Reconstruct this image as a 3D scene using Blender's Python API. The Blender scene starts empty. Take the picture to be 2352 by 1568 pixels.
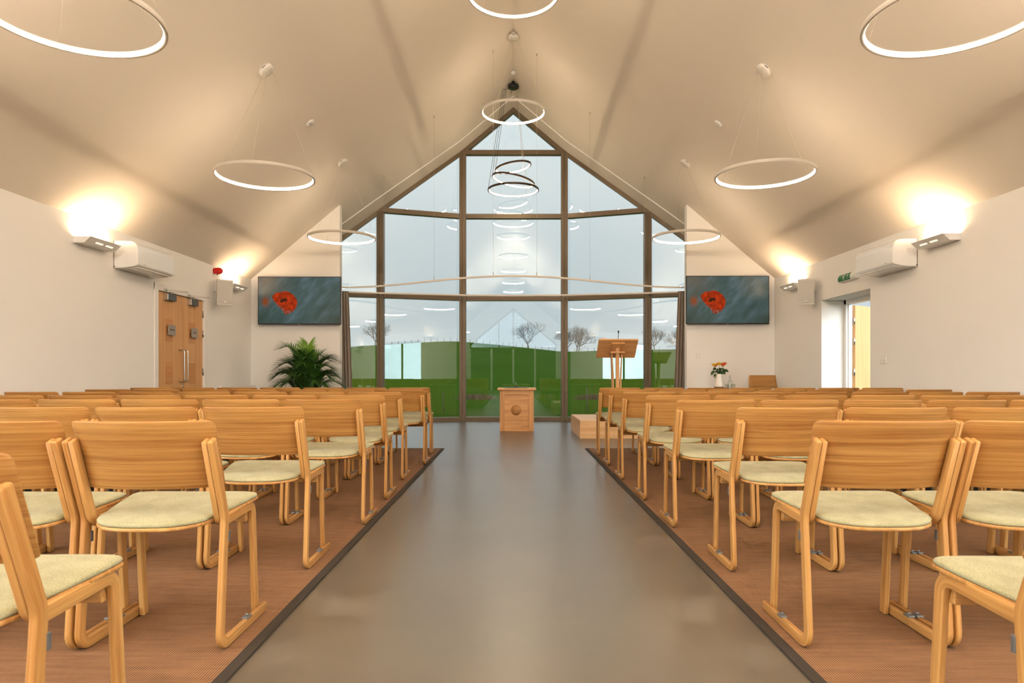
import bpy, bmesh, math, random
from mathutils import Vector, Matrix
random.seed(7)
C = bpy.context.scene.collection
PI = math.pi

# ------------------------------------------------------------------ camera calibration
W, H = 2352, 1568
F = 1568.0            # focal length in pixels (24 mm on 36 mm)
VX, VY = 1179.0, 860.0
CH = 0.96             # camera height
def X(px, d): return (px - VX) * d / F
def Z(py, d): return CH + (VY - py) * d / F

def lin(c):
    out = []
    for v in c:
        v /= 255.0
        out.append(v / 12.92 if v <= 0.04045 else ((v + 0.055) / 1.055) ** 2.4)
    return tuple(out) + (1.0,)

# ------------------------------------------------------------------ materials
def new_mat(name):
    m = bpy.data.materials.new(name)
    m.use_nodes = True
    nt = m.node_tree
    b = nt.nodes['Principled BSDF']
    return m, nt, b

def plain(name, col, rough=0.5, metal=0.0, bump=0.0, bscale=200.0, var=0.0, vscale=3.0, spec=0.5):
    m, nt, b = new_mat(name)
    b.inputs['Base Color'].default_value = col
    b.inputs['Roughness'].default_value = rough
    b.inputs['Metallic'].default_value = metal
    b.inputs['Specular IOR Level'].default_value = spec
    if bump > 0 or var > 0:
        tc = nt.nodes.new('ShaderNodeTexCoord')
    if var > 0:
        n = nt.nodes.new('ShaderNodeTexNoise'); n.inputs['Scale'].default_value = vscale
        n.inputs['Detail'].default_value = 4
        nt.links.new(tc.outputs['Object'], n.inputs['Vector'])
        r = nt.nodes.new('ShaderNodeValToRGB')
        r.color_ramp.elements[0].position = 0.3; r.color_ramp.elements[1].position = 0.7
        r.color_ramp.elements[0].color = tuple(c * (1 - var) for c in col[:3]) + (1,)
        r.color_ramp.elements[1].color = tuple(min(1, c * (1 + var)) for c in col[:3]) + (1,)
        nt.links.new(n.outputs['Fac'], r.inputs['Fac'])
        nt.links.new(r.outputs['Color'], b.inputs['Base Color'])
    if bump > 0:
        n2 = nt.nodes.new('ShaderNodeTexNoise'); n2.inputs['Scale'].default_value = bscale
        n2.inputs['Detail'].default_value = 3
        nt.links.new(tc.outputs['Object'], n2.inputs['Vector'])
        bp = nt.nodes.new('ShaderNodeBump'); bp.inputs['Strength'].default_value = bump
        bp.inputs['Distance'].default_value = 0.002
        nt.links.new(n2.outputs['Fac'], bp.inputs['Height'])
        nt.links.new(bp.outputs['Normal'], b.inputs['Normal'])
    return m

def emit(name, col, strength):
    m = bpy.data.materials.new(name); m.use_nodes = True
    nt = m.node_tree; nt.nodes.clear()
    e = nt.nodes.new('ShaderNodeEmission'); o = nt.nodes.new('ShaderNodeOutputMaterial')
    e.inputs['Color'].default_value = col; e.inputs['Strength'].default_value = strength
    nt.links.new(e.outputs[0], o.inputs[0])
    return m

def wood(name, dark, light, rough=0.42, fine=95.0, along=1.6):
    """oak: UV is in metres, u runs along the grain"""
    m, nt, b = new_mat(name)
    N = nt.nodes.new; L = nt.links.new
    uv = N('ShaderNodeUVMap'); uv.uv_map = 'UVMap'
    oi = N('ShaderNodeObjectInfo')
    sep = N('ShaderNodeSeparateXYZ'); L(uv.outputs[0], sep.inputs[0])
    mul = N('ShaderNodeMath'); mul.operation = 'MULTIPLY'; mul.inputs[1].default_value = 37.0
    L(oi.outputs['Random'], mul.inputs[0])
    add = N('ShaderNodeMath'); add.operation = 'ADD'
    L(sep.outputs[0], add.inputs[0]); L(mul.outputs[0], add.inputs[1])
    def noise(su, sv, detail, dist=0.0):
        a = N('ShaderNodeMath'); a.operation = 'MULTIPLY'; a.inputs[1].default_value = su; L(add.outputs[0], a.inputs[0])
        c = N('ShaderNodeMath'); c.operation = 'MULTIPLY'; c.inputs[1].default_value = sv; L(sep.outputs[1], c.inputs[0])
        cm = N('ShaderNodeCombineXYZ'); L(a.outputs[0], cm.inputs[0]); L(c.outputs[0], cm.inputs[1]); L(mul.outputs[0], cm.inputs[2])
        n = N('ShaderNodeTexNoise'); n.inputs['Scale'].default_value = 1.0
        n.inputs['Detail'].default_value = detail; n.inputs['Distortion'].default_value = dist
        L(cm.outputs[0], n.inputs['Vector'])
        return n
    n1 = noise(along, fine, 5, 0.3)
    n2 = noise(along * 6, fine * 6, 3)
    n3 = noise(along * 0.5, fine * 0.22, 2, 0.5)
    m1 = N('ShaderNodeMath'); m1.operation = 'MULTIPLY_ADD'; m1.inputs[1].default_value = 0.45
    L(n1.outputs['Fac'], m1.inputs[0])
    m2 = N('ShaderNodeMath'); m2.operation = 'MULTIPLY'; m2.inputs[1].default_value = 0.25; L(n2.outputs['Fac'], m2.inputs[0])
    L(m2.outputs[0], m1.inputs[2])
    m3 = N('ShaderNodeMath'); m3.operation = 'MULTIPLY_ADD'; m3.inputs[1].default_value = 0.30
    L(n3.outputs['Fac'], m3.inputs[0]); L(m1.outputs[0], m3.inputs[2])
    r = N('ShaderNodeValToRGB'); r.color_ramp.elements[0].position = 0.38; r.color_ramp.elements[1].position = 0.62
    r.color_ramp.elements[0].color = dark; r.color_ramp.elements[1].color = light
    L(m3.outputs[0], r.inputs['Fac'])
    L(r.outputs['Color'], b.inputs['Base Color'])
    b.inputs['Roughness'].default_value = rough
    b.inputs['Specular IOR Level'].default_value = 0.4
    bp = N('ShaderNodeBump'); bp.inputs['Strength'].default_value = 0.06; bp.inputs['Distance'].default_value = 0.001
    L(n2.outputs['Fac'], bp.inputs['Height']); L(bp.outputs['Normal'], b.inputs['Normal'])
    return m

M = {}
M['oak'] = wood('chair_oak', lin((160, 108, 53)), lin((200, 155, 93)))
M['oak_dark'] = wood('oak_backrest', lin((143, 93, 42)), lin((185, 139, 77)), fine=120.0)
M['oak_pale'] = wood('pale_oak', lin((214, 168, 118)), lin((238, 200, 152)), fine=30.0)
M['oak_door'] = wood('door_oak', lin((196, 144, 92)), lin((218, 170, 116)), fine=60.0, along=0.8)
M['oak_inlay'] = wood('door_inlay_oak', lin((184, 126, 74)), lin((204, 150, 96)), fine=60.0, along=0.8)
M['oak_lectern'] = wood('lectern_oak', lin((192, 140, 88)), lin((224, 174, 118)), fine=24.0)
M['wall'] = plain('painted_plaster', (0.84, 0.825, 0.80, 1), 0.85, bump=0.05, bscale=90, spec=0.2)
M['ceiling'] = plain('ceiling_paint', (0.845, 0.775, 0.69, 1), 0.9, bump=0.04, bscale=60, spec=0.15)
M['white'] = plain('white_plastic', (0.80, 0.79, 0.77, 1), 0.35)
M['white_paint'] = plain('white_gloss_paint', (0.83, 0.81, 0.78, 1), 0.4)
M['gloss_white'] = plain('gloss_casing', (0.80, 0.80, 0.79, 1), 0.12)
M['grey_slot'] = plain('grey_slot', (0.22, 0.21, 0.20, 1), 0.6)
M['steel'] = plain('brushed_steel', (0.58, 0.56, 0.53, 1), 0.28, 1.0)
M['dark_steel'] = plain('grey_metal', (0.16, 0.16, 0.155, 1), 0.4, 0.7)
M['bracket'] = plain('cast_grey_bracket', (0.16, 0.165, 0.165, 1), 0.45, 0.5)
M['black'] = plain('black_plastic', (0.012, 0.012, 0.012, 1), 0.35)
M['bronze'] = plain('bronze_frame', (0.155, 0.115, 0.068, 1), 0.42, 0.15)
M['brown_metal'] = plain('dark_bronze_lamp', (0.045, 0.026, 0.014, 1), 0.4, 0.3)
M['cream_metal'] = plain('white_lamp_metal', (0.80, 0.76, 0.70, 1), 0.35)
M['wire'] = plain('wire', (0.50, 0.45, 0.38, 1), 0.4, 0.3)
M['dark_wire'] = plain('dark_wire', (0.03, 0.028, 0.025, 1), 0.5)
M['speaker'] = plain('speaker_white', (0.70, 0.67, 0.61, 1), 0.5)
M['grille'] = plain('speaker_grille', (0.58, 0.56, 0.51, 1), 0.7, bump=0.3, bscale=500)
M['dark_lobby'] = plain('dark_lobby_glass', (0.03, 0.032, 0.03, 1), 0.3)
M['red'] = plain('red_plastic', (0.55, 0.008, 0.006, 1), 0.25)
M['green'] = plain('green_sign', (0.0, 0.16, 0.045, 1), 0.4)
M['sign_white'] = plain('sign_white', (0.8, 0.82, 0.78, 1), 0.4)
M['plate'] = plain('frosted_plate', (0.36, 0.31, 0.27, 1), 0.35, 0.2)
M['plate_text'] = plain('plate_lettering', (0.10, 0.065, 0.045, 1), 0.6)
M['binding'] = plain('carpet_binding', (0.040, 0.032, 0.024, 1), 0.85, bump=0.2, bscale=600, spec=0.2)
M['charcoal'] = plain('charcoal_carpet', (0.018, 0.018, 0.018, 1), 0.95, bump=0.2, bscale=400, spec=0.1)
M['curtain'] = plain('taupe_curtain', (0.36, 0.30, 0.245, 1), 0.9, bump=0.1, bscale=300, spec=0.1)
M['ceramic'] = plain('cream_ceramic', (0.80, 0.75, 0.66, 1), 0.2)
M['brown_glaze'] = plain('brown_glaze', (0.045, 0.014, 0.008, 1), 0.2)
M['yellow_petal'] = plain('yellow_petal', (0.85, 0.50, 0.01, 1), 0.6, var=0.15, vscale=40)
M['orange_petal'] = plain('orange_petal', (0.72, 0.13, 0.02, 1), 0.6, var=0.2, vscale=40)
M['rose_leaf'] = plain('rose_leaf', (0.022, 0.062, 0.012, 1), 0.45, var=0.3, vscale=25)
M['palm'] = plain('palm_leaf', (0.035, 0.105, 0.014, 1), 0.4, var=0.45, vscale=6)
M['palm_young'] = plain('young_palm_leaf', (0.13, 0.27, 0.02, 1), 0.4, var=0.25, vscale=6)
M['palm_stem'] = plain('palm_stem', (0.13, 0.20, 0.04, 1), 0.5)
M['pot'] = plain('pot', (0.55, 0.50, 0.44, 1), 0.5)
M['soil'] = plain('soil', (0.03, 0.02, 0.012, 1), 0.95, bump=0.5, bscale=60)
M['bark'] = plain('bare_bark', (0.055, 0.043, 0.036, 1), 0.95)
M['stake'] = plain('weathered_stake', (0.016, 0.012, 0.008, 1), 0.9)
M['ring_light'] = emit('lamp_ring_diffuser', (1.0, 0.765, 0.525, 1), 72.0)
M['fill_glow'] = emit('ring_fill_glow', (1.0, 0.87, 0.735, 1), 345.0)  # extra-strong neutral ring glow, added as room fill from out of view
M['up_light'] = emit('uplight_diffuser', (1.0, 0.70, 0.42, 1), 112.0)
M['slot_light'] = emit('lamp_slot', (1.0, 0.84, 0.62, 1), 1.3)

def fabric():
    m, nt, b = new_mat('sage_wool')
    N = nt.nodes.new; L = nt.links.new
    tc = N('ShaderNodeTexCoord'); oi = N('ShaderNodeObjectInfo')
    va = N('ShaderNodeVectorMath'); va.operation = 'ADD'
    sc = N('ShaderNodeVectorMath'); sc.operation = 'SCALE'; sc.inputs[3].default_value = 9.0
    cm = N('ShaderNodeCombineXYZ')
    for i in range(3): L(oi.outputs['Random'], cm.inputs[i])
    L(cm.outputs[0], sc.inputs[0]); L(tc.outputs['Object'], va.inputs[0]); L(sc.outputs[0], va.inputs[1])
    n = N('ShaderNodeTexNoise'); n.inputs['Scale'].default_value = 420; n.inputs['Detail'].default_value = 2
    n2 = N('ShaderNodeTexNoise'); n2.inputs['Scale'].default_value = 14; n2.inputs['Detail'].default_value = 3
    L(va.outputs[0], n.inputs['Vector']); L(va.outputs[0], n2.inputs['Vector'])
    mx = N('ShaderNodeMath'); mx.operation = 'MULTIPLY_ADD'; mx.inputs[1].default_value = 0.3
    L(n2.outputs['Fac'], mx.inputs[0])
    ml = N('ShaderNodeMath'); ml.operation = 'MULTIPLY'; ml.inputs[1].default_value = 0.7; L(n.outputs['Fac'], ml.inputs[0])
    L(ml.outputs[0], mx.inputs[2])
    r = N('ShaderNodeValToRGB'); r.color_ramp.elements[0].position = 0.36; r.color_ramp.elements[1].position = 0.64
    r.color_ramp.elements[0].color = lin((136, 132, 99)); r.color_ramp.elements[1].color = lin((176, 172, 138))
    L(mx.outputs[0], r.inputs['Fac']); L(r.outputs['Color'], b.inputs['Base Color'])
    b.inputs['Roughness'].default_value = 0.95; b.inputs['Specular IOR Level'].default_value = 0.1
    b.inputs['Sheen Weight'].default_value = 0.15
    bp = N('ShaderNodeBump'); bp.inputs['Strength'].default_value = 0.35; bp.inputs['Distance'].default_value = 0.001
    L(n.outputs['Fac'], bp.inputs['Height']); L(bp.outputs['Normal'], b.inputs['Normal'])
    return m
M['fabric'] = fabric()

def carpet():
    m, nt, b = new_mat('woven_brown_carpet')
    N = nt.nodes.new; L = nt.links.new
    tc = N('ShaderNodeTexCoord')
    w1 = N('ShaderNodeTexWave'); w1.wave_type = 'BANDS'; w1.bands_direction = 'X'; w1.inputs['Scale'].default_value = 36.0
    w1.inputs['Distortion'].default_value = 0.5; w1.inputs['Detail'].default_value = 2
    w2 = N('ShaderNodeTexWave'); w2.wave_type = 'BANDS'; w2.bands_direction = 'Y'; w2.inputs['Scale'].default_value = 42.0
    w2.inputs['Distortion'].default_value = 0.8; w2.inputs['Detail'].default_value = 2
    n = N('ShaderNodeTexNoise'); n.inputs['Scale'].default_value = 1.2; n.inputs['Detail'].default_value = 6
    mp = N('ShaderNodeMapping'); mp.inputs['Scale'].default_value = (1.2, 9.0, 1.0)
    n2 = N('ShaderNodeTexNoise'); n2.inputs['Scale'].default_value = 4; n2.inputs['Detail'].default_value = 6
    for q in (w1, w2, n): L(tc.outputs['Object'], q.inputs['Vector'])
    L(tc.outputs['Object'], mp.inputs['Vector']); L(mp.outputs[0], n2.inputs['Vector'])
    mu = N('ShaderNodeMath'); mu.operation = 'MULTIPLY'; L(w1.outputs['Fac'], mu.inputs[0]); L(w2.outputs['Fac'], mu.inputs[1])
    av = N('ShaderNodeMath'); av.operation = 'MULTIPLY_ADD'; av.inputs[1].default_value = 0.45
    L(w1.outputs['Fac'], av.inputs[0]); L(mu.outputs[0], av.inputs[2])
    nm = N('ShaderNodeMath'); nm.operation = 'MULTIPLY_ADD'; nm.inputs[1].default_value = 0.7
    L(n2.outputs['Fac'], nm.inputs[0]); L(av.outputs[0], nm.inputs[2])
    r = N('ShaderNodeValToRGB'); r.color_ramp.elements[0].position = 0.25; r.color_ramp.elements[1].position = 1.35
    r.color_ramp.elements[1].position = 1.0
    r.color_ramp.elements[0].color = lin((69, 47, 31)); r.color_ramp.elements[1].color = lin((144, 108, 77))
    L(nm.outputs[0], r.inputs['Fac']); L(r.outputs['Color'], b.inputs['Base Color'])
    b.inputs['Roughness'].default_value = 0.85; b.inputs['Specular IOR Level'].default_value = 0.2
    bp = N('ShaderNodeBump'); bp.inputs['Strength'].default_value = 0.5; bp.inputs['Distance'].default_value = 0.002
    L(av.outputs[0], bp.inputs['Height']); L(bp.outputs['Normal'], b.inputs['Normal'])
    return m
M['carpet'] = carpet()

def concrete():
    m, nt, b = new_mat('polished_concrete')
    N = nt.nodes.new; L = nt.links.new
    tc = N('ShaderNodeTexCoord')
    n = N('ShaderNodeTexNoise'); n.inputs['Scale'].default_value = 0.9; n.inputs['Detail'].default_value = 8; n.inputs['Roughness'].default_value = 0.6
    n2 = N('ShaderNodeTexNoise'); n2.inputs['Scale'].default_value = 5; n2.inputs['Detail'].default_value = 7; n2.inputs['Distortion'].default_value = 0.2
    mp = N('ShaderNodeMapping'); mp.inputs['Scale'].default_value = (1.0, 1.2, 1)
    L(tc.outputs['Object'], mp.inputs['Vector']); L(mp.outputs[0], n.inputs['Vector']); L(mp.outputs[0], n2.inputs['Vector'])
    mx = N('ShaderNodeMath'); mx.operation = 'MULTIPLY_ADD'; mx.inputs[1].default_value = 0.7
    ml = N('ShaderNodeMath'); ml.operation = 'MULTIPLY'; ml.inputs[1].default_value = 0.3
    L(n.outputs['Fac'], mx.inputs[0]); L(n2.outputs['Fac'], ml.inputs[0]); L(ml.outputs[0], mx.inputs[2])
    r = N('ShaderNodeValToRGB'); r.color_ramp.elements[0].position = 0.25; r.color_ramp.elements[1].position = 0.75
    r.color_ramp.elements[0].color = lin((89, 82, 72)); r.color_ramp.elements[1].color = lin((102, 95, 83))
    L(mx.outputs[0], r.inputs['Fac']); L(r.outputs['Color'], b.inputs['Base Color'])
    rr = N('ShaderNodeMapRange'); rr.inputs['To Min'].default_value = 0.27; rr.inputs['To Max'].default_value = 0.31
    L(n2.outputs['Fac'], rr.inputs['Value']); L(rr.outputs[0], b.inputs['Roughness'])
    b.inputs['Specular IOR Level'].default_value = 0.5
    return m
M['concrete'] = concrete()

def grass():
    m, nt, b = new_mat('pasture')
    N = nt.nodes.new; L = nt.links.new
    tc = N('ShaderNodeTexCoord')
    n = N('ShaderNodeTexNoise'); n.inputs['Scale'].default_value = 0.10; n.inputs['Detail'].default_value = 8
    n2 = N('ShaderNodeTexNoise'); n2.inputs['Scale'].default_value = 3.0; n2.inputs['Detail'].default_value = 6
    L(tc.outputs['Object'], n.inputs['Vector']); L(tc.outputs['Object'], n2.inputs['Vector'])
    mx = N('ShaderNodeMath'); mx.operation = 'MULTIPLY_ADD'; mx.inputs[1].default_value = 0.6
    ml = N('ShaderNodeMath'); ml.operation = 'MULTIPLY'; ml.inputs[1].default_value = 0.4
    L(n.outputs['Fac'], mx.inputs[0]); L(n2.outputs['Fac'], ml.inputs[0]); L(ml.outputs[0], mx.inputs[2])
    r = N('ShaderNodeValToRGB'); r.color_ramp.elements[0].position = 0.28; r.color_ramp.elements[1].position = 0.75
    r.color_ramp.elements[0].color = (0.011, 0.030, 0.002, 1); r.color_ramp.elements[1].color = (0.024, 0.042, 0.004, 1)
    e = r.color_ramp.elements.new(0.5); e.color = (0.015, 0.038, 0.003, 1)
    L(mx.outputs[0], r.inputs['Fac']); L(r.outputs['Color'], b.inputs['Base Color'])
    b.inputs['Roughness'].default_value = 1.0; b.inputs['Specular IOR Level'].default_value = 0.0
    return m
M['grass'] = grass()
M['dry_grass'] = plain('dry_grass', (0.035, 0.026, 0.014, 1), 1.0, var=0.4, vscale=4, spec=0.0)

def glazing():
    """solar-control glass: mostly see-through, with a clear mirror image of the room"""
    m = bpy.data.materials.new('coated_glazing'); m.use_nodes = True
    nt = m.node_tree; nt.nodes.clear()
    N = nt.nodes.new; L = nt.links.new
    o = N('ShaderNodeOutputMaterial'); mix = N('ShaderNodeMixShader')
    tr = N('ShaderNodeBsdfTransparent'); tr.inputs[0].default_value = (0.93, 0.965, 0.965, 1)
    gl = N('ShaderNodeBsdfGlossy'); gl.inputs['Roughness'].default_value = 0.0; gl.inputs[0].default_value = (0.90, 0.97, 1.0, 1)
    lw = N('ShaderNodeLayerWeight'); lw.inputs[0].default_value = 0.5
    p = N('ShaderNodeMath'); p.operation = 'POWER'; p.inputs[1].default_value = 4.0; L(lw.outputs['Facing'], p.inputs[0])
    ma = N('ShaderNodeMath'); ma.operation = 'MULTIPLY_ADD'; ma.inputs[1].default_value = 0.6; ma.inputs[2].default_value = 0.085
    L(p.outputs[0], ma.inputs[0])
    L(ma.outputs[0], mix.inputs[0]); L(tr.outputs[0], mix.inputs[1]); L(gl.outputs[0], mix.inputs[2])
    L(mix.outputs[0], o.inputs[0])
    return m
M['glass'] = glazing()

def clear_glass():
    m = bpy.data.materials.new('clear_glass'); m.use_nodes = True
    nt = m.node_tree; nt.nodes.clear(); N = nt.nodes.new; L = nt.links.new
    o = N('ShaderNodeOutputMaterial'); mix = N('ShaderNodeMixShader')
    tr = N('ShaderNodeBsdfTransparent'); tr.inputs[0].default_value = (0.93, 0.95, 0.94, 1)
    gl = N('ShaderNodeBsdfGlossy'); gl.inputs['Roughness'].default_value = 0.05
    lw = N('ShaderNodeLayerWeight'); lw.inputs[0].default_value = 0.5
    p = N('ShaderNodeMath'); p.operation = 'POWER'; p.inputs[1].default_value = 3.0; L(lw.outputs['Facing'], p.inputs[0])
    ma = N('ShaderNodeMath'); ma.operation = 'MULTIPLY_ADD'; ma.inputs[1].default_value = 0.7; ma.inputs[2].default_value = 0.05
    L(p.outputs[0], ma.inputs[0]); L(ma.outputs[0], mix.inputs[0]); L(tr.outputs[0], mix.inputs[1]); L(gl.outputs[0], mix.inputs[2])
    L(mix.outputs[0], o.inputs[0])
    return m
M['clear'] = clear_glass()

def screen_mat():
    """switched-on screen: blurred blue-green meadow with a soft orange bud; UV 0..1"""
    m = bpy.data.materials.new('screen_picture'); m.use_nodes = True
    nt = m.node_tree; nt.nodes.clear()
    N = nt.nodes.new; L = nt.links.new
    o = N('ShaderNodeOutputMaterial'); e = N('ShaderNodeEmission'); ad = N('ShaderNodeAddShader')
    gl = N('ShaderNodeBsdfGlossy'); gl.inputs['Roughness'].default_value = 0.25; gl.inputs[0].default_value = (0.02, 0.02, 0.02, 1)
    uv = N('ShaderNodeUVMap'); uv.uv_map = 'UVMap'
    mp = N('ShaderNodeMapping'); mp.inputs['Scale'].default_value = (0.9, 2.6, 1)
    mp0 = N('ShaderNodeMapping'); mp0.inputs['Scale'].default_value = (1.75, 1, 1)
    mpr = N('ShaderNodeMapping'); mpr.inputs['Rotation'].default_value = (0, 0, -0.85)
    L(uv.outputs[0], mp0.inputs[0]); L(mp0.outputs[0], mpr.inputs[0]); L(mpr.outputs[0], mp.inputs[0])
    n = N('ShaderNodeTexNoise'); n.inputs['Scale'].default_value = 2.2; n.inputs['Detail'].default_value = 3
    L(mp.outputs[0], n.inputs['Vector'])
    r = N('ShaderNodeValToRGB')
    r.color_ramp.elements[0].position = 0.25; r.color_ramp.elements[0].color = lin((60, 80, 74))
    r.color_ramp.elements[1].position = 0.80; r.color_ramp.elements[1].color = lin((106, 128, 138))
    q = r.color_ramp.elements.new(0.5); q.color = lin((78, 100, 98))
    L(n.outputs['Fac'], r.inputs['Fac'])
    def blob(cx, cy, sx, sy, col, prev, amount):
        mp2 = N('ShaderNodeMapping'); mp2.vector_type = 'POINT'
        mp2.inputs['Location'].default_value = (-cx / sx, -cy / sy, 0); mp2.inputs['Scale'].default_value = (1 / sx, 1 / sy, 1)
        L(uv.outputs[0], mp2.inputs[0])
        g = N('ShaderNodeTexGradient'); g.gradient_type = 'QUADRATIC_SPHERE'; L(mp2.outputs[0], g.inputs[0])
        k = N('ShaderNodeMath'); k.operation = 'MULTIPLY'; k.inputs[1].default_value = amount; k.use_clamp = True
        L(g.outputs['Fac'], k.inputs[0])
        mx = N('ShaderNodeMix'); mx.data_type = 'RGBA'
        L(k.outputs[0], mx.inputs['Factor']); L(prev, mx.inputs['A']); mx.inputs['B'].default_value = col
        return mx.outputs['Result']
    c = blob(0.08, 0.95, 0.45, 0.7, lin((116, 104, 88)), r.outputs['Color'], 0.9)
    c = blob(1.0, 0.05, 0.5, 0.6, lin((62, 72, 58)), c, 0.9)
    c = blob(0.03, 0.05, 0.5, 0.5, lin((52, 66, 52)), c, 0.8)
    c = blob(0.085, 0.47, 0.085, 0.19, lin((150, 74, 30)), c, 1.6)
    L(c, e.inputs['Color']); e.inputs['Strength'].default_value = 0.72
    L(e.outputs[0], ad.inputs[0]); L(gl.outputs[0], ad.inputs[1]); L(ad.outputs[0], o.inputs[0])
    return m
M['screen'] = screen_mat()
def picture_ink(name, a, bcol, scale):
    m = bpy.data.materials.new(name); m.use_nodes = True
    nt = m.node_tree; nt.nodes.clear()
    N = nt.nodes.new; L = nt.links.new
    o = N('ShaderNodeOutputMaterial'); e = N('ShaderNodeEmission')
    tc = N('ShaderNodeTexCoord'); n = N('ShaderNodeTexNoise'); n.inputs['Scale'].default_value = scale; n.inputs['Detail'].default_value = 3
    L(tc.outputs['Object'], n.inputs['Vector'])
    r = N('ShaderNodeValToRGB'); r.color_ramp.elements[0].position = 0.35; r.color_ramp.elements[1].position = 0.65
    r.color_ramp.elements[0].color = a; r.color_ramp.elements[1].color = bcol
    L(n.outputs['Fac'], r.inputs['Fac']); L(r.outputs['Color'], e.inputs['Color']); L(e.outputs[0], o.inputs[0])
    return m
M['poppy_red'] = picture_ink('screen_poppy_red', lin((132, 42, 16)), lin((186, 58, 24)), 14)
M['poppy_pink'] = picture_ink('screen_poppy_underside', lin((120, 54, 40)), lin((160, 88, 68)), 20)
M['poppy_dark'] = picture_ink('screen_poppy_heart', lin((54, 26, 18)), lin((84, 44, 26)), 30)
M['poppy_stem'] = picture_ink('screen_poppy_stem', lin((48, 72, 46)), lin((60, 86, 56)), 20)

# ------------------------------------------------------------------ mesh builder
def rrect(w, h, r, n=3):
    """rounded rectangle outline, counter-clockwise"""
    pts = []
    r = max(1e-5, min(r, w / 2 - 1e-5, h / 2 - 1e-5))
    for cx, cy, a0 in ((w/2 - r, h/2 - r, 0), (-w/2 + r, h/2 - r, PI/2), (-w/2 + r, -h/2 + r, PI), (w/2 - r, -h/2 + r, 1.5*PI)):
        for i in range(n + 1):
            a = a0 + (PI/2) * i / n
            pts.append((cx + r * math.cos(a), cy + r * math.sin(a)))
    return pts

def fillet(pts, rads, n=6):
    """round the corners of an open 2-D polyline"""
    out = [Vector(pts[0])]
    for i in range(1, len(pts) - 1):
        p0, p, p1 = Vector(pts[i-1]), Vector(pts[i]), Vector(pts[i+1])
        r = rads[i-1]
        if r <= 0: out.append(p); continue
        a = (p0 - p).normalized(); b = (p1 - p).normalized()
        ang = a.angle(b); t = r / math.tan(ang / 2)
        c = p + (a + b).normalized() * (r / math.sin(ang / 2))
        s = p + a * t; e = p + b * t
        a0 = math.atan2(s.y - c.y, s.x - c.x); a1 = math.atan2(e.y - c.y, e.x - c.x)
        d = a1 - a0
        while d > PI: d -= 2*PI
        while d < -PI: d += 2*PI
        for k in range(n + 1):
            q = a0 + d * k / n
            out.append(c + Vector((math.cos(q), math.sin(q))) * r)
    out.append(Vector(pts[-1]))
    return out

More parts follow.
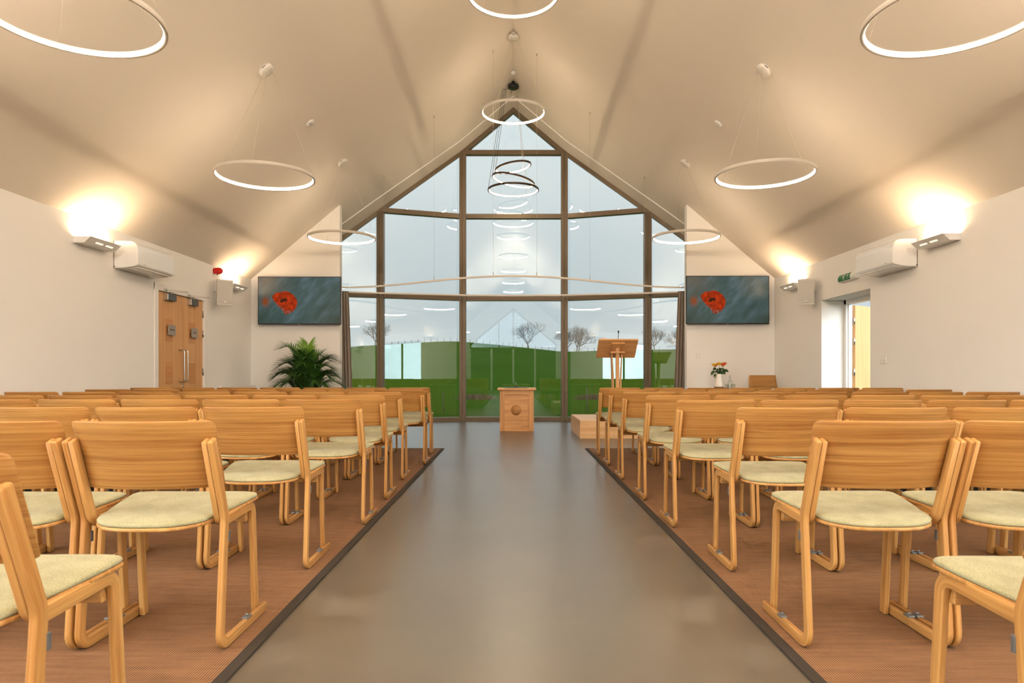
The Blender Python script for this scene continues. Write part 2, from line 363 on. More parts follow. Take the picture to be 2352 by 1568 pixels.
class MB:
    def __init__(s): s.v = []; s.f = []; s.uv = []; s.sm = []
    def face(s, idx, uvs=None, smooth=False):
        s.f.append(tuple(idx)); s.uv.append(uvs); s.sm.append(smooth)
    def box(s, x0, x1, y0, y1, z0, z1, bev=0.0, grain=None, seg=2, mat4=None):
        bm = bmesh.new()
        bmesh.ops.create_cube(bm, size=1.0)
        for v in bm.verts:
            v.co = Vector(((x0+x1)/2 + v.co.x*(x1-x0), (y0+y1)/2 + v.co.y*(y1-y0), (z0+z1)/2 + v.co.z*(z1-z0)))
        if bev > 0:
            bmesh.ops.bevel(bm, geom=bm.edges[:], offset=bev, segments=seg, profile=0.5, affect='EDGES')
        if grain is None:
            dims = (x1-x0, y1-y0, z1-z0); grain = dims.index(max(dims))
        s.add_bm(bm, grain, mat4); bm.free()
    def add_bm(s, bm, grain=0, mat4=None, smooth=False):
        bm.verts.index_update()
        o = len(s.v)
        for v in bm.verts: s.v.append(tuple(mat4 @ v.co) if mat4 else tuple(v.co))
        for f in bm.faces:
            n = f.normal; ax = max(range(3), key=lambda i: abs(n[i]))
            others = [i for i in range(3) if i != ax]
            if grain in others:
                u = grain; w = [i for i in others if i != grain][0]
            else: u, w = others
            s.face([o + v.index for v in f.verts], [(v.co[u] * (1 if ax != grain else 20), v.co[w] + 0.37*v.co[ax]) for v in f.verts], smooth)
    def sweep(s, pts, A, w, h, r=0.006, n=3, end0=0.0, end1=0.0, closed=False, smooth=True, seg_r=3):
        """rounded-rectangle section swept along 3-D points; A is the fixed side axis (width w), h in plane"""
        A = Vector(A).normalized(); P = [Vector(p) for p in pts]
        m = len(P); rings = []
        T = []
        for i in range(m):
            if closed: t = P[(i+1) % m] - P[i-1]
            else: t = P[min(i+1, m-1)] - P[max(i-1, 0)]
            T.append(t.normalized())
        def ring(p, t, ins):
            B = t.cross(A).normalized()
            return [p + A*a + B*b for a, b in rrect(w - 2*ins, h - 2*ins, max(r - ins*0.5, 0.001), n)]
        L = [0.0]
        if end0 > 0:
            for k in range(seg_r):
                a = (PI/2) * k / seg_r
                ins = min(end0, min(w, h)/2 - 0.0005) * (1 - math.sin(a))
                rings.append((ring(P[0] + T[0]*(end0*(1 - math.cos(PI/2 - a))) - T[0]*0 + T[0]*(0), T[0], ins), -end0 + end0*math.sin(a)))
                q = P[0] + T[0] * (end0 * (1 - math.cos(a)) )
                rings[-1] = (ring(P[0] + T[0] * (end0 * (1 - math.sin(a)) * 0 + end0 * (1 - math.cos(a)) * 0 ) + T[0] * (end0 * math.sin(a) * 0), T[0], ins), 0)
                # cap ring positions: from the tip (inset) to full section end0 further along
                rings[-1] = (ring(P[0] + T[0] * (end0 * (1 - math.cos(a))), T[0], ins), end0 * (1 - math.cos(a)))
        dist = 0.0
        for i in range(m):
            if i > 0: dist += (P[i] - P[i-1]).length
            if end0 > 0 and dist < end0 and not closed: continue
            rings.append((ring(P[i], T[i], 0), dist))
        if end1 > 0:
            total = dist
            while len(rings) > 2 and rings[-1][1] > total - end1: rings.pop()
            for k in range(seg_r, -1, -1):
                a = (PI/2) * k / seg_r
                ins = min(end1, min(w, h)/2 - 0.0005) * (1 - math.sin(a))
                dd = end1 * (1 - math.cos(a)) if False else end1 * (1 - math.sin(PI/2 - a)) if False else end1 * (1 - math.cos(a))
                rings.append((ring(P[-1] - T[-1] * dd, T[-1], ins), total - dd))
        k = len(rings[0][0]); o = len(s.v)
        per = [0.0]
        sec = rrect(w, h, r, n)
        for i in range(k):
            a = sec[i]; b2 = sec[(i+1) % k]
            per.append(per[-1] + math.hypot(a[0]-b2[0], a[1]-b2[1]))
        for rg, _ in rings:
            for p in rg: s.v.append(tuple(p))
        R = len(rings)
        for i in range(R if closed else R - 1):
            j = (i+1) % R
            u0 = rings[i][1]; u1 = rings[j][1] if j > i else u0 + 0.05
            for q in range(k):
                q2 = (q+1) % k
                s.face((o+i*k+q, o+i*k+q2, o+j*k+q2, o+j*k+q), [(u0, per[q]), (u0, per[q+1]), (u1, per[q+1]), (u1, per[q])], smooth)
        if not closed:
            s.face([o+q for q in range(k-1, -1, -1)], [(0, per[q]*3) for q in range(k-1, -1, -1)])
            b2 = o + (R-1)*k
            s.face([b2+q for q in range(k)], [(0, per[q]*3) for q in range(k)])
    def tube(s, pts, r, n=8, closed=False, caps=True):
        P = [Vector(p) for p in pts]; m = len(P); o = len(s.v)
        rad = r if isinstance(r, (list, tuple)) else [r]*m
        up = None
        for i in range(m):
            if closed: t = (P[(i+1) % m] - P[i-1]).normalized()
            else: t = (P[min(i+1, m-1)] - P[max(i-1, 0)]).normalized()
            if up is None:
                up = Vector((0,0,1)) if abs(t.z) < 0.9 else Vector((1,0,0))
            a = t.cross(up)
            if a.length < 1e-4: up = Vector((0,1,0)); a = t.cross(up)
            a.normalize(); b = a.cross(t).normalized(); up = b
            for k in range(n):
                g = 2*PI*k/n
                s.v.append(tuple(P[i] + (a*math.cos(g) + b*math.sin(g))*rad[i]))
        for i in range(m if closed else m-1):
            j = (i+1) % m
            for k in range(n):
                k2 = (k+1) % n
                s.face((o+i*n+k, o+i*n+k2, o+j*n+k2, o+j*n+k), [(i*.05, k/n*.1), (i*.05, (k+1)/n*.1), (i*.05+.05, (k+1)/n*.1), (i*.05+.05, k/n*.1)], True)
        if caps and not closed:
            s.face([o+k for k in range(n-1, -1, -1)]); s.face([o+(m-1)*n+k for k in range(n)])
    def lathe(s, prof, c=(0,0,0), n=24, axis='z', cap0=True, cap1=True):
        """prof: (radius, height) pairs"""
        o = len(s.v); m = len(prof)
        for r, h in prof:
            for k in range(n):
                g = 2*PI*k/n
                a, b = r*math.cos(g), r*math.sin(g)
                p = {'z': (a, b, h), 'x': (h, a, b), 'y': (b, h, a)}[axis]
                s.v.append((c[0]+p[0], c[1]+p[1], c[2]+p[2]))
        for i in range(m-1):
            for k in range(n):
                k2 = (k+1) % n
                s.face((o+i*n+k, o+i*n+k2, o+(i+1)*n+k2, o+(i+1)*n+k), None, True)
        if cap0: s.face([o+k for k in range(n-1, -1, -1)])
        if cap1: s.face([o+(m-1)*n+k for k in range(n)])
    def prism(s, poly, h0, h1, axis='z', smooth=False, flip=False):
        """poly in the two other axes, extruded from h0 to h1 along axis"""
        o = len(s.v); n = len(poly)
        def P(a, b, h): return {'z': (a, b, h), 'x': (h, a, b), 'y': (a, h, b)}[axis]
        for h in (h0, h1):
            for a, b in poly: s.v.append(P(a, b, h))
        for k in range(n):
            k2 = (k+1) % n
            a, b = poly[k], poly[k2]
            ln = math.hypot(a[0]-b[0], a[1]-b[1])
            s.face((o+k, o+k2, o+n+k2, o+n+k), [(0, 0), (0, ln), (h1-h0, ln), (h1-h0, 0)], smooth)
        s.face([o+k for k in range(n-1, -1, -1)], [(poly[k][0], poly[k][1]) for k in range(n-1, -1, -1)])
        s.face([o+n+k for k in range(n)], [(poly[k][0], poly[k][1]) for k in range(n)])
    def grid(s, rows, uvs=None, closed_u=False, smooth=True):
        o = len(s.v); m = len(rows); n = len(rows[0])
        for r in rows:
            for p in r: s.v.append(tuple(p))
        for i in range(m-1):
            for k in range(n if closed_u else n-1):
                k2 = (k+1) % n
                u = None
                if uvs: u = [uvs[i][k], uvs[i][k2], uvs[i+1][k2], uvs[i+1][k]]
                s.face((o+i*n+k, o+i*n+k2, o+(i+1)*n+k2, o+(i+1)*n+k), u, smooth)
    def slab(s, rows, nrm_off, uvs=None):
        """closed sheet: rows of points, plus the same rows offset by nrm_off(point index) -> Vector"""
        m = len(rows); n = len(rows[0]); o = len(s.v)
        for r in rows:
            for p in r: s.v.append(tuple(p))
        o2 = len(s.v)
        for i, r in enumerate(rows):
            for k, p in enumerate(r): s.v.append(tuple(Vector(p) + nrm_off(i, k)))
        def u4(i, k, i2, k2): return [uvs[i][k], uvs[i][k2], uvs[i2][k2], uvs[i2][k]] if uvs else None
        for i in range(m-1):
            for k in range(n-1):
                u = u4(i, k, i+1, k+1)
                s.face((o+i*n+k, o+i*n+k+1, o+(i+1)*n+k+1, o+(i+1)*n+k), u, True)
                s.face((o2+(i+1)*n+k, o2+(i+1)*n+k+1, o2+i*n+k+1, o2+i*n+k), [u[3], u[2], u[1], u[0]] if u else None, True)
        edge = [(0, k) for k in range(n)] + [(i, n-1) for i in range(1, m)] + [(m-1, k) for k in range(n-2, -1, -1)] + [(i, 0) for i in range(m-2, 0, -1)]
        for a in range(len(edge)):
            i, k = edge[a]; i2, k2 = edge[(a+1) % len(edge)]
            u = None
            if uvs:
                q = uvs[i][k]; q2 = uvs[i2][k2]
                u = [(q2[0], q2[1]), (q[0], q[1]), (q[0], q[1]+.011), (q2[0], q2[1]+.011)]
            s.face((o+i2*n+k2, o+i*n+k, o2+i*n+k, o2+i2*n+k2), u, False)
    def mesh(s, name, mat):
        me = bpy.data.meshes.new(name)
        me.from_pydata(s.v, [], s.f)
        ul = me.uv_layers.new(name='UVMap')
        i = 0
        for f, u in zip(s.f, s.uv):
            for k in range(len(f)):
                ul.data[i].uv = u[k] if u else (s.v[f[k]][0], s.v[f[k]][2])
                i += 1
        for p, sm in zip(me.polygons, s.sm): p.use_smooth = sm
        me.materials.append(mat)
        me.update()
        return me
    def build(s, name, mat, parent=None, loc=None, recalc=True):
        me = s.mesh(name, mat)
        if recalc:
            bm = bmesh.new(); bm.from_mesh(me); bmesh.ops.recalc_face_normals(bm, faces=bm.faces[:]); bm.to_mesh(me); bm.free()
        o = bpy.data.objects.new(name, me); C.objects.link(o)
        if parent: o.parent = parent
        if loc: o.location = loc
        return o

def tag(o, label=None, cat=None, group=None, kind=None):
    if label: o['label'] = label
    if cat: o['category'] = cat
    if group: o['group'] = group
    if kind: o['kind'] = kind
    return o
def thing(name, label, cat, loc=(0,0,0), rz=0.0, group=None):
    o = bpy.data.objects.new(name, None); C.objects.link(o)
    o.empty_display_size = 0.1
    o.location = loc; o.rotation_euler = (0, 0, rz)
    return tag(o, label, cat, group)
def struct(mb, name, mat, parent=None):
    o = mb.build(name, mat, parent)
    if parent is None: o['kind'] = 'structure'
    return o
def dup(root, loc=None, rz=None, label=None, group=None, scale=None):
    r = root.copy(); C.objects.link(r)
    if loc is not None: r.location = loc
    if rz is not None: r.rotation_euler = (0, 0, rz)
    if scale is not None: r.scale = scale
    if label: r['label'] = label
    if group: r['group'] = group
    for ch in list(root.children):
        c = ch.copy(); C.objects.link(c); c.parent = r
        for g in list(ch.children):
            d = g.copy(); C.objects.link(d); d.parent = c
    return r

# ------------------------------------------------------------------ room dimensions
XL, XR = -4.58, 4.56          # inner faces of the side walls
SL = 0.84                     # roof slope
RIDGE = CH + 5.51             # ridge height
def ceil_z(x): return RIDGE - SL * abs(x)
YB = -14.0                    # back wall
YT = 11.92                    # wall with the screens
# room-side line of the bowed glazing (x, y)
GL = [(-3.62, 13.2), (-2.64, 13.50), (-1.045, 14.05), (1.055, 14.05), (2.67, 13.50), (3.62, 13.2)]
def glass_y(x):
    for (a, b), (c, d) in zip(GL, GL[1:]):
        if a <= x <= c: return b + (d - b) * (x - a) / (c - a)
    return GL[0][1] if x < GL[0][0] else GL[-1][1]

# floor
m = MB()
poly = [(XL - .25, YB - .2), (XR + .4, YB - .2), (XR + .4, 13.2)] + [(x, y + .19) for x, y in reversed(GL)] + [(XL - .25, 13.2)]
m.prism(poly, -0.12, 0.0)
struct(m, 'floor', M['concrete'])

# ceiling: two slopes, cut at the glazing line
m = MB()
xs = [XL - .25, -3.62, -2.64, -1.045, 0.0, 1.055, 2.67, 3.62, XR + .40]
ends = [glass_y(x) + .17 for x in xs]
rows_lo = [[(x, YB - .2, ceil_z(x)) for x in xs], [(x, y, ceil_z(x)) for x, y in zip(xs, ends)]]
m.slab(rows_lo, lambda i, k: Vector((0, 0, 0.30)))
for i in range(len(m.sm)): m.sm[i] = False
struct(m, 'ceiling', M['ceiling'])

# side walls
def wall_side(name, x0, x1, openings, y_end=13.3):
    """openings: (y0, y1, z0, z1) sorted"""
    m = MB(); y = YB - .2
    zt = ceil_z(x0 if abs(x0) < abs(x1) else x1) + 0.02
    for a, b, z0, z1 in openings:
        m.box(x0, x1, y, a, 0, zt)
        m.box(x0, x1, a, b, z1, zt)
        if z0 > 0: m.box(x0, x1, a, b, 0, z0)
        y = b
    m.box(x0, x1, y, y_end, 0, zt)
    return struct(m, name, M['wall'])
DL0, DL1, DLT = 8.80, 10.10, 2.045     # double door in the left wall
DR0, DR1, DRT = 8.72, 10.10, 2.06      # doorway in the right wall
wall_side('wall_left', XL - .25, XL, [(-3.2, 2.9, 0.0, 2.3), (DL0 - .06, DL1 + .06, 0, DLT + .06)])
wall_side('wall_right', XR, XR + .40, [(-3.2, 2.9, 0.0, 2.3), (DR0, DR1, 0, DRT)])

# end walls beside the glazing, carrying the screens
def end_wall(name, x0, x1, y0, y1):
    m = MB()
    m.prism([(x0, 0), (x1, 0), (x1, ceil_z(x1) + .02), (x0, ceil_z(x0) + .02)], y0, y1, axis='y')
    return struct(m, name, M['wall'])
NX = 3.028
end_wall('wall_front_left', XL, -NX, YT, YT + .15)
end_wall('wall_front_right', NX, XR, YT, YT + .15)
end_wall('wall_outer_left', XL - .05, -3.5, 13.2, 13.4)
end_wall('wall_outer_right', 3.5, XR + .05, 13.2, 13.4)
# back wall with a tall gabled window
m = MB(); hw = 2.7; zs, za = 2.85, 5.1
m.prism([(XL, 0), (-hw, 0), (-hw, ceil_z(hw) + .02), (XL, ceil_z(XL) + .02)], YB - .2, YB, axis='y')
m.prism([(hw, 0), (XR, 0), (XR, ceil_z(XR) + .02), (hw, ceil_z(hw) + .02)], YB - .2, YB, axis='y')
m.prism([(-hw, zs), (0, za), (0, RIDGE), (-hw, ceil_z(hw) + .02)], YB - .2, YB, axis='y')
m.prism([(0, za), (hw, zs), (hw, ceil_z(hw) + .02), (0, RIDGE)], YB - .2, YB, axis='y')
struct(m, 'wall_back', M['wall'])

# ------------------------------------------------------------------ bowed glazing: window_1
win = bpy.data.objects.new('window_1', None); C.objects.link(win); win['kind'] = 'structure'
win.location = (0, 14.05, 0)
def wbuild(mb, name, mat):
    o = mb.build(name, mat); o.parent = win; o.matrix_parent_inverse = win.matrix_world.inverted()
    o.matrix_parent_inverse = Matrix.Translation((0, -14.05, 0)); return o
MW, MD = 0.135, 0.18
for x, y in GL[1:-1]:
    m = MB(); z1 = ceil_z(abs(x) + MW/2) + 0.0
    m.box(x - MW/2, x - .008, y, y + MD, 0, z1, 0.004)
    m.box(x - .006, x + MW/2, y + .001, y + MD, 0, z1, 0.004)
    wbuild(m, 'mullion', M['bronze'])
for x, y in (GL[0], GL[-1]):
    m = MB(); sgn = 1 if x > 0 else -1
    m.box(x - MW/2 - sgn*.02, x + MW/2 - sgn*.02, y, y + MD, 0, ceil_z(abs(x) + .1), 0.004)
    wbuild(m, 'mullion', M['bronze'])
def bar(m, i, z0, z1, dep=0.13, push=0.03):
    (xa, ya), (xb, yb) = GL[i], GL[i+1]
    t = Vector((xb - xa, yb - ya, 0)); L = t.length; t.normalize()
    ca = 0.045; cb = 0.045
    n = Vector((-t.y, t.x, 0))       # outwards (+y)
    p0 = Vector((xa, ya, 0)) + t*ca; p1 = Vector((xb, yb, 0)) - t*cb
    a = p0 + n*push; b = p1 + n*push; c = p1 + n*(push+dep); d = p0 + n*(push+dep)
    m.prism([(q.x, q.y) for q in (a, b, c, d)], z0, z1)
LV = [2.532, 4.23, 5.548]
for i in range(5):
    hi = max(ceil_z(GL[i][0]), ceil_z(GL[i+1][0]))
    if i == 2: hi = RIDGE
    m = MB(); bar(m, i, 0.0, 0.085, 0.15, 0.01); wbuild(m, 'sill', M['bronze'])
    for k, z in enumerate(LV):
        if i in (0, 4) and k > 0: continue
        if i in (1, 3) and k > 1: continue
        m = MB(); bar(m, i, z - .046, z + .046); wbuild(m, 'transom', M['bronze'])
    # sloping head bars under the ceiling
    m = MB()
    segs = [(GL[i], GL[i+1])] if i != 2 else [(GL[2], (0.0, 14.05)), ((0.0, 14.05), GL[3])]
    for (xa, ya), (xb, yb) in segs:
        za_, zb_ = ceil_z(xa), ceil_z(xb)
        t = Vector((xb - xa, yb - ya, 0)).normalized(); n = Vector((-t.y, t.x, 0))
        o = len(m.v)
        for q, hh in ((0.02, 0), (0.02, -.10), (0.16, -.10), (0.16, 0)):
            m.v.append((xa + n.x*q, ya + n.y*q, za_ + hh)); m.v.append((xb + n.x*q, yb + n.y*q, zb_ + hh))
        for q in range(4):
            q2 = (q+1) % 4
            m.face((o+2*q, o+2*q+1, o+2*q2+1, o+2*q2))
        m.face((o, o+2, o+4, o+6)); m.face((o+1, o+7, o+5, o+3))
    wbuild(m, 'head_bar', M['bronze'])
# panes, each a slab of glass
def pane(i, poly):
    """poly: list of (t along facet 0..1, z)"""
    (xa, ya), (xb, yb) = GL[i], GL[i+1]
    t = Vector((xb - xa, yb - ya, 0)); n = Vector((-t.y, t.x, 0)).normalized()
    m = MB(); o = len(m.v); k = len(poly)
    for off in (0.128, 0.140):
        for a, z in poly:
            m.v.append((xa + t.x*a + n.x*off, ya + t.y*a + n.y*off, z))
    m.face([o+q for q in range(k)]); m.face([o+k+q for q in range(k-1, -1, -1)])
    for q in range(k): m.face((o+q, o+k+q, o+k+(q+1) % k, o+(q+1) % k))
    wbuild(m, 'pane', M['glass'])
for i in range(5):
    xa, xb = GL[i][0], GL[i+1][0]
    za_, zb_ = ceil_z(xa) - .05, ceil_z(xb) - .05
    lv = [0.08] + [z for k, z in enumerate(LV) if not (i in (0, 4) and k > 0) and not (i in (1, 3) and k > 1)]
    for a, b in zip(lv, lv[1:]): pane(i, [(0, a), (1, a), (1, b), (0, b)])
    a = lv[-1]
    if i == 2: pane(i, [(0, a), (1, a), (1, zb_), (0.5, RIDGE - .05), (0, za_)])
    else: pane(i, [(0, a), (1, a), (1, zb_), (0, za_)])

# thin bead that follows the glazing on the ceiling
m = MB(); n = 0
bp = [(-3.62, 12.62), (-2.62, 12.93), (-1.04, 13.5), (0.0, 13.5), (1.05, 13.5), (2.65, 12.93), (3.62, 12.62)]
for (xa, ya), (xb, yb) in zip(bp, bp[1:]):
    o = len(m.v)
    for dy, dz in ((0, 0.01), (0, -.022), (.03, -.022), (.03, .01)):
        m.v.append((xa, ya + dy, ceil_z(xa) + dz)); m.v.append((xb, yb + dy, ceil_z(xb) + dz))
    for q in range(4):
        q2 = (q+1) % 4; m.face((o+2*q, o+2*q+1, o+2*q2+1, o+2*q2))
    m.face((o, o+2, o+4, o+6)); m.face((o+1, o+7, o+5, o+3))
struct(m, 'trim_1', M['white_paint'])

# back gable window and two glazed side doors behind the camera (they light the room and show in the glass)
def flat_window(name, frame_mb, pane_mb):
    w = bpy.data.objects.new(name, None); C.objects.link(w); w['kind'] = 'structure'
    frame_mb.build('window_frame', M['bronze'], w); pane_mb.build('pane', M['glass'], w)
m = MB()
for x in (-hw + .05, -0.9, 0.9, hw - .05, 0.0):
    top = za - (za - zs) * abs(x) / hw
    m.box(x - .04, x + .04, YB - .14, YB - .03, 2.6, top - .02)
for (xa, xb) in ((-hw, 0), (0, hw)):
    q0, q1 = (zs, za) if xa < 0 else (za, zs)
    m.prism([(xa, q0 - .14), (xb, q1 - .14), (xb, q1), (xa, q0)], YB - .14, YB - .03, axis='y')
m.box(-hw, hw, YB - .14, YB - .03, 2.55, 2.65)
g = MB(); g.prism([(-hw, 2.6), (hw, 2.6), (hw, zs), (0, za), (-hw, zs)], YB - .10, YB - .09, axis='y')
flat_window('window_2', m, g)
dr = bpy.data.objects.new('door_3', None); C.objects.link(dr); dr['kind'] = 'structure'
for q in range(4):
    m = MB(); x = -hw + q*hw/2
    m.box(x + .06, x + hw/2 - .06, YB - .12, YB - .06, 0, 2.55); lf = m.build('door_leaf', M['dark_lobby'], dr)
m = MB()
for q in range(5): m.box(-hw + q*hw/2 - .06, -hw + q*hw/2 + .06, YB - .14, YB - .03, 0, 2.55)
m.build('door_frame', M['white_paint'], dr)
for name, x0 in (('window_3', XR + .28), ('window_4', XL - .16)):
    m = MB()
    for y in (-3.16, -1.2, .9, 2.86): m.box(x0 - .03, x0 + .03, y - .03, y + .03, 0, 2.3)
    m.box(x0 - .03, x0 + .03, -3.2, 2.9, 2.24, 2.3); m.box(x0 - .03, x0 + .03, -3.2, 2.9, 0, .08)
    g = MB(); g.box(x0 - .006, x0 + .006, -3.2, 2.9, 0, 2.3)
    flat_window(name, m, g)

# ------------------------------------------------------------------ doors
def text_mesh(body, size, depth=0.0005):
    cu = bpy.data.curves.new('lettering', 'FONT'); cu.body = body; cu.size = size
    cu.align_x = 'CENTER'; cu.align_y = 'CENTER'; cu.extrude = depth
    o = bpy.data.objects.new('lettering', cu); C.objects.link(o)
    me = bpy.data.meshes.new_from_object(o.evaluated_get(bpy.context.evaluated_depsgraph_get()))
    bpy.data.objects.remove(o); bpy.data.curves.remove(cu)
    return me

# left wall: pair of oak doors
door = bpy.data.objects.new('door_1', None); C.objects.link(door); door['kind'] = 'structure'
XD = XL - .02                      # leaf face
m = MB()
m.box(XL - .12, XL + .012, DL0 - .10, DL0 - .004, 0, DLT + .10, 0.004)
m.box(XL - .12, XL + .012, DL1 + .004, DL1 + .10, 0, DLT + .10, 0.004)
m.box(XL - .12, XL + .0118, DL0 - .10, DL1 + .10, DLT + .004, DLT + .10, 0.004)
m.build('door_frame', M['white_paint'], door)
YM = (DL0 + DL1) / 2 - .005
for y0, y1, hy in ((DL0, YM - .002, DL0), (YM + .002, DL1, DL1)):
    m = MB(); m.box(XD - .05, XD, y0, y1, .006, DLT, 0.002, grain=2)
    leaf = m.build('door_leaf', M['oak_door'], door)
    w = y1 - y0; a, b = y0 + w*.33, y0 + w*.66
    m = MB(); m.box(XD - .001, XD + .0015, a, b, .05, DLT - .0, 0.0006, grain=2)
    m.build('centre_strip', M['oak_pale'] if False else M['oak_door'], leaf)
    for z0, z1 in ((1.40, 1.70), (.83, 1.12), (.25, .55)):
        m = MB(); m.box(XD - .001, XD + .0024, a + .004, b - .004, z0, z1, 0.0006, grain=1)
        m.build('inlay_panel', M['oak_inlay'], leaf)
    for z in (1.85, 1.56, 1.0, .3):
        m = MB(); sg = -1 if hy == DL0 else 1
        m.tube([(XD + .012, hy, z - .05), (XD + .012, hy, z + .05)], .009, 10)
        m.box(XD - .002, XD + .004, hy - .012, hy + .012, z - .05, z + .05)
        m.build('hinge', M['steel'], leaf)
    # closer: body on the leaf, two-bar arm to the frame
    cy = y0 + w*.42 if hy == DL0 else y0 + w*.42
    cy0 = y0 + .17; cy1 = cy0 + .22
    m = MB(); m.box(XD, XD + .055, cy0 + .03, cy1 + .03, DLT - .10, DLT - .015, 0.004)
    cl = m.build('door_closer', M['dark_steel'], leaf)
    m = MB(); m.box(XD, XD + .056, cy0 + .012, cy0 + .034, DLT - .101, DLT - .014, 0.003)
    m.build('end_cap', M['steel'], cl)
    m = MB(); pv = (XD + .04, cy0 + .12, DLT + .012)
    m.tube([(pv[0], pv[1], DLT - .02), (pv[0], pv[1], DLT + .02)], .01, 10)
    m.sweep([pv, (XD + .22, cy0 + .22, DLT + .018)], (0, 0, 1), .006, .018, .002)
    m.sweep([(XD + .22, cy0 + .22, DLT + .026), (XL + .014, cy0 - .02, DLT + .032)], (0, 0, 1), .006, .018, .002)
    m.box(XL + .012, XL + .03, cy0 - .05, cy0 + .01, DLT + .014, DLT + .045, 0.003)
    m.build('closer_arm', M['steel'], cl)
    # sign plate on stand-off studs
    py = (a + b)/2 + .02; pz = 1.555
    m = MB(); m.box(XD + .028, XD + .034, py - .095, py + .095, pz - .07, pz + .07, 0.002)
    pl = m.build('sign_plate', M['plate'], leaf)
    m = MB()
    for q in (-.08, .08): m.lathe([(.008, 0), (.008, .036), (.006, .04)], (XD, py + q, pz), 12, 'x')
    m.build('stud', M['steel'], pl)
    me = text_mesh('PRIVATE', .036); me.materials.append(M['plate_text'])
    t = bpy.data.objects.new('lettering', me); C.objects.link(t); t.parent = pl
    t.matrix_local = Matrix.Translation((XD + .0345, py, pz)) @ Matrix.Rotation(PI/2, 4, 'Z') @ Matrix.Rotation(PI/2, 4, 'X')
    # pull handle near the meeting edge
    hy2 = YM - .05 if hy == DL0 else YM + .05
    m = MB()
    path = fillet([(XD, .86), (XD + .075, .86), (XD + .075, 1.30), (XD, 1.30)], [.03, .03], 6)
    m.tube([(p.x, hy2, p.y) for p in path], .0095, 10)
    m.build('pull_handle', M['steel'], leaf)
m = MB(); m.lathe([(.024, 0), (.024, .006), (.012, .009), (.012, .014)], (XD, YM + .05, .80), 20, 'x')
m.build('lock_cylinder', M['steel'], door)

# right wall: doorway with white lining and an oak leaf folded back outside
door = bpy.data.objects.new('door_2', None); C.objects.link(door); door['kind'] = 'structure'
m = MB(); xo0, xo1 = XR + .33, XR + .42
m.box(xo0, xo1, DR1 - .07, DR1, 0, DRT, 0.004); m.box(xo0, xo1, DR0, DR0 + .07, 0, DRT, 0.004)
m.box(xo0, xo1, DR0, DR1, DRT - .07, DRT, 0.004)
m.box(xo0 + .03, xo0 + .05, DR1 - .085, DR1 - .07, 0, DRT - .07, 0.002)
m.build('door_frame', M['white_paint'], door)
al = math.radians(38); L = .63
m = MB(); m.box(0, L, -.022, .022, .02, DRT - .08, 0.003, grain=2)
leaf = m.build('door_leaf', M['oak_door'], door); leaf.location = (XR + .45, DR1 - .055, 0); leaf.rotation_euler = (0, 0, al)
m = MB(); m.box(L - .035, L - .03, -.0235, -.021, .02, DRT - .08); m.build('lipping', M['oak_pale'], leaf)
m = MB()
for z in (1.75, 1.45, 1.0, .3): m.tube([(-.012, -.012, z - .05), (-.012, -.012, z + .05)], .011, 10)
m.build('hinge', M['steel'], leaf)
m = MB(); m.box(L - .12, L - .02, -.034, -.022, 1.36, 1.50, 0.003)
m.lathe([(.011, -.07), (.013, -.06), (.013, -.034)], (L - .05, 0, 1.43), 14, 'y')
m.build('lock_case', M['steel'], leaf)

# ------------------------------------------------------------------ carpets
def carpet_thing(name, x0, x1, xe0, xe1, label):
    t = thing(name, label, 'carpet', ((x0 + x1)/2, 4.4, 0), 0, 'carpets under the chairs')
    cx = (x0 + x1)/2
    m = MB(); m.box(x0 - cx, x1 - cx, -7.0, 4.40, 0, .008)
    m.build('carpet_field', M['carpet'], t)
    m = MB(); m.box(xe0 - cx, xe1 - cx, -7.0, 4.43, 0, .0095, .002); m.box(x0 - cx, x1 - cx, 4.40, 4.43, 0, .0094, .002)
    m.build('edge_binding', M['binding'], t)
carpet_thing('carpet', -3.08, -.935, -.935, -.893, 'brown woven carpet with dark edge on the left of the aisle')
carpet_thing('carpet', .972, 3.08, .930, .972, 'brown woven carpet with dark edge on the right of the aisle')

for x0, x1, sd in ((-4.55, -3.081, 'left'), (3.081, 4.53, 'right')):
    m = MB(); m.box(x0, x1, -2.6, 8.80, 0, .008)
    o = m.build('carpet_strip', M['charcoal']); tag(o, 'charcoal carpet strip along the %s wall under the outer chairs' % sd, 'carpet', 'charcoal carpet strips')

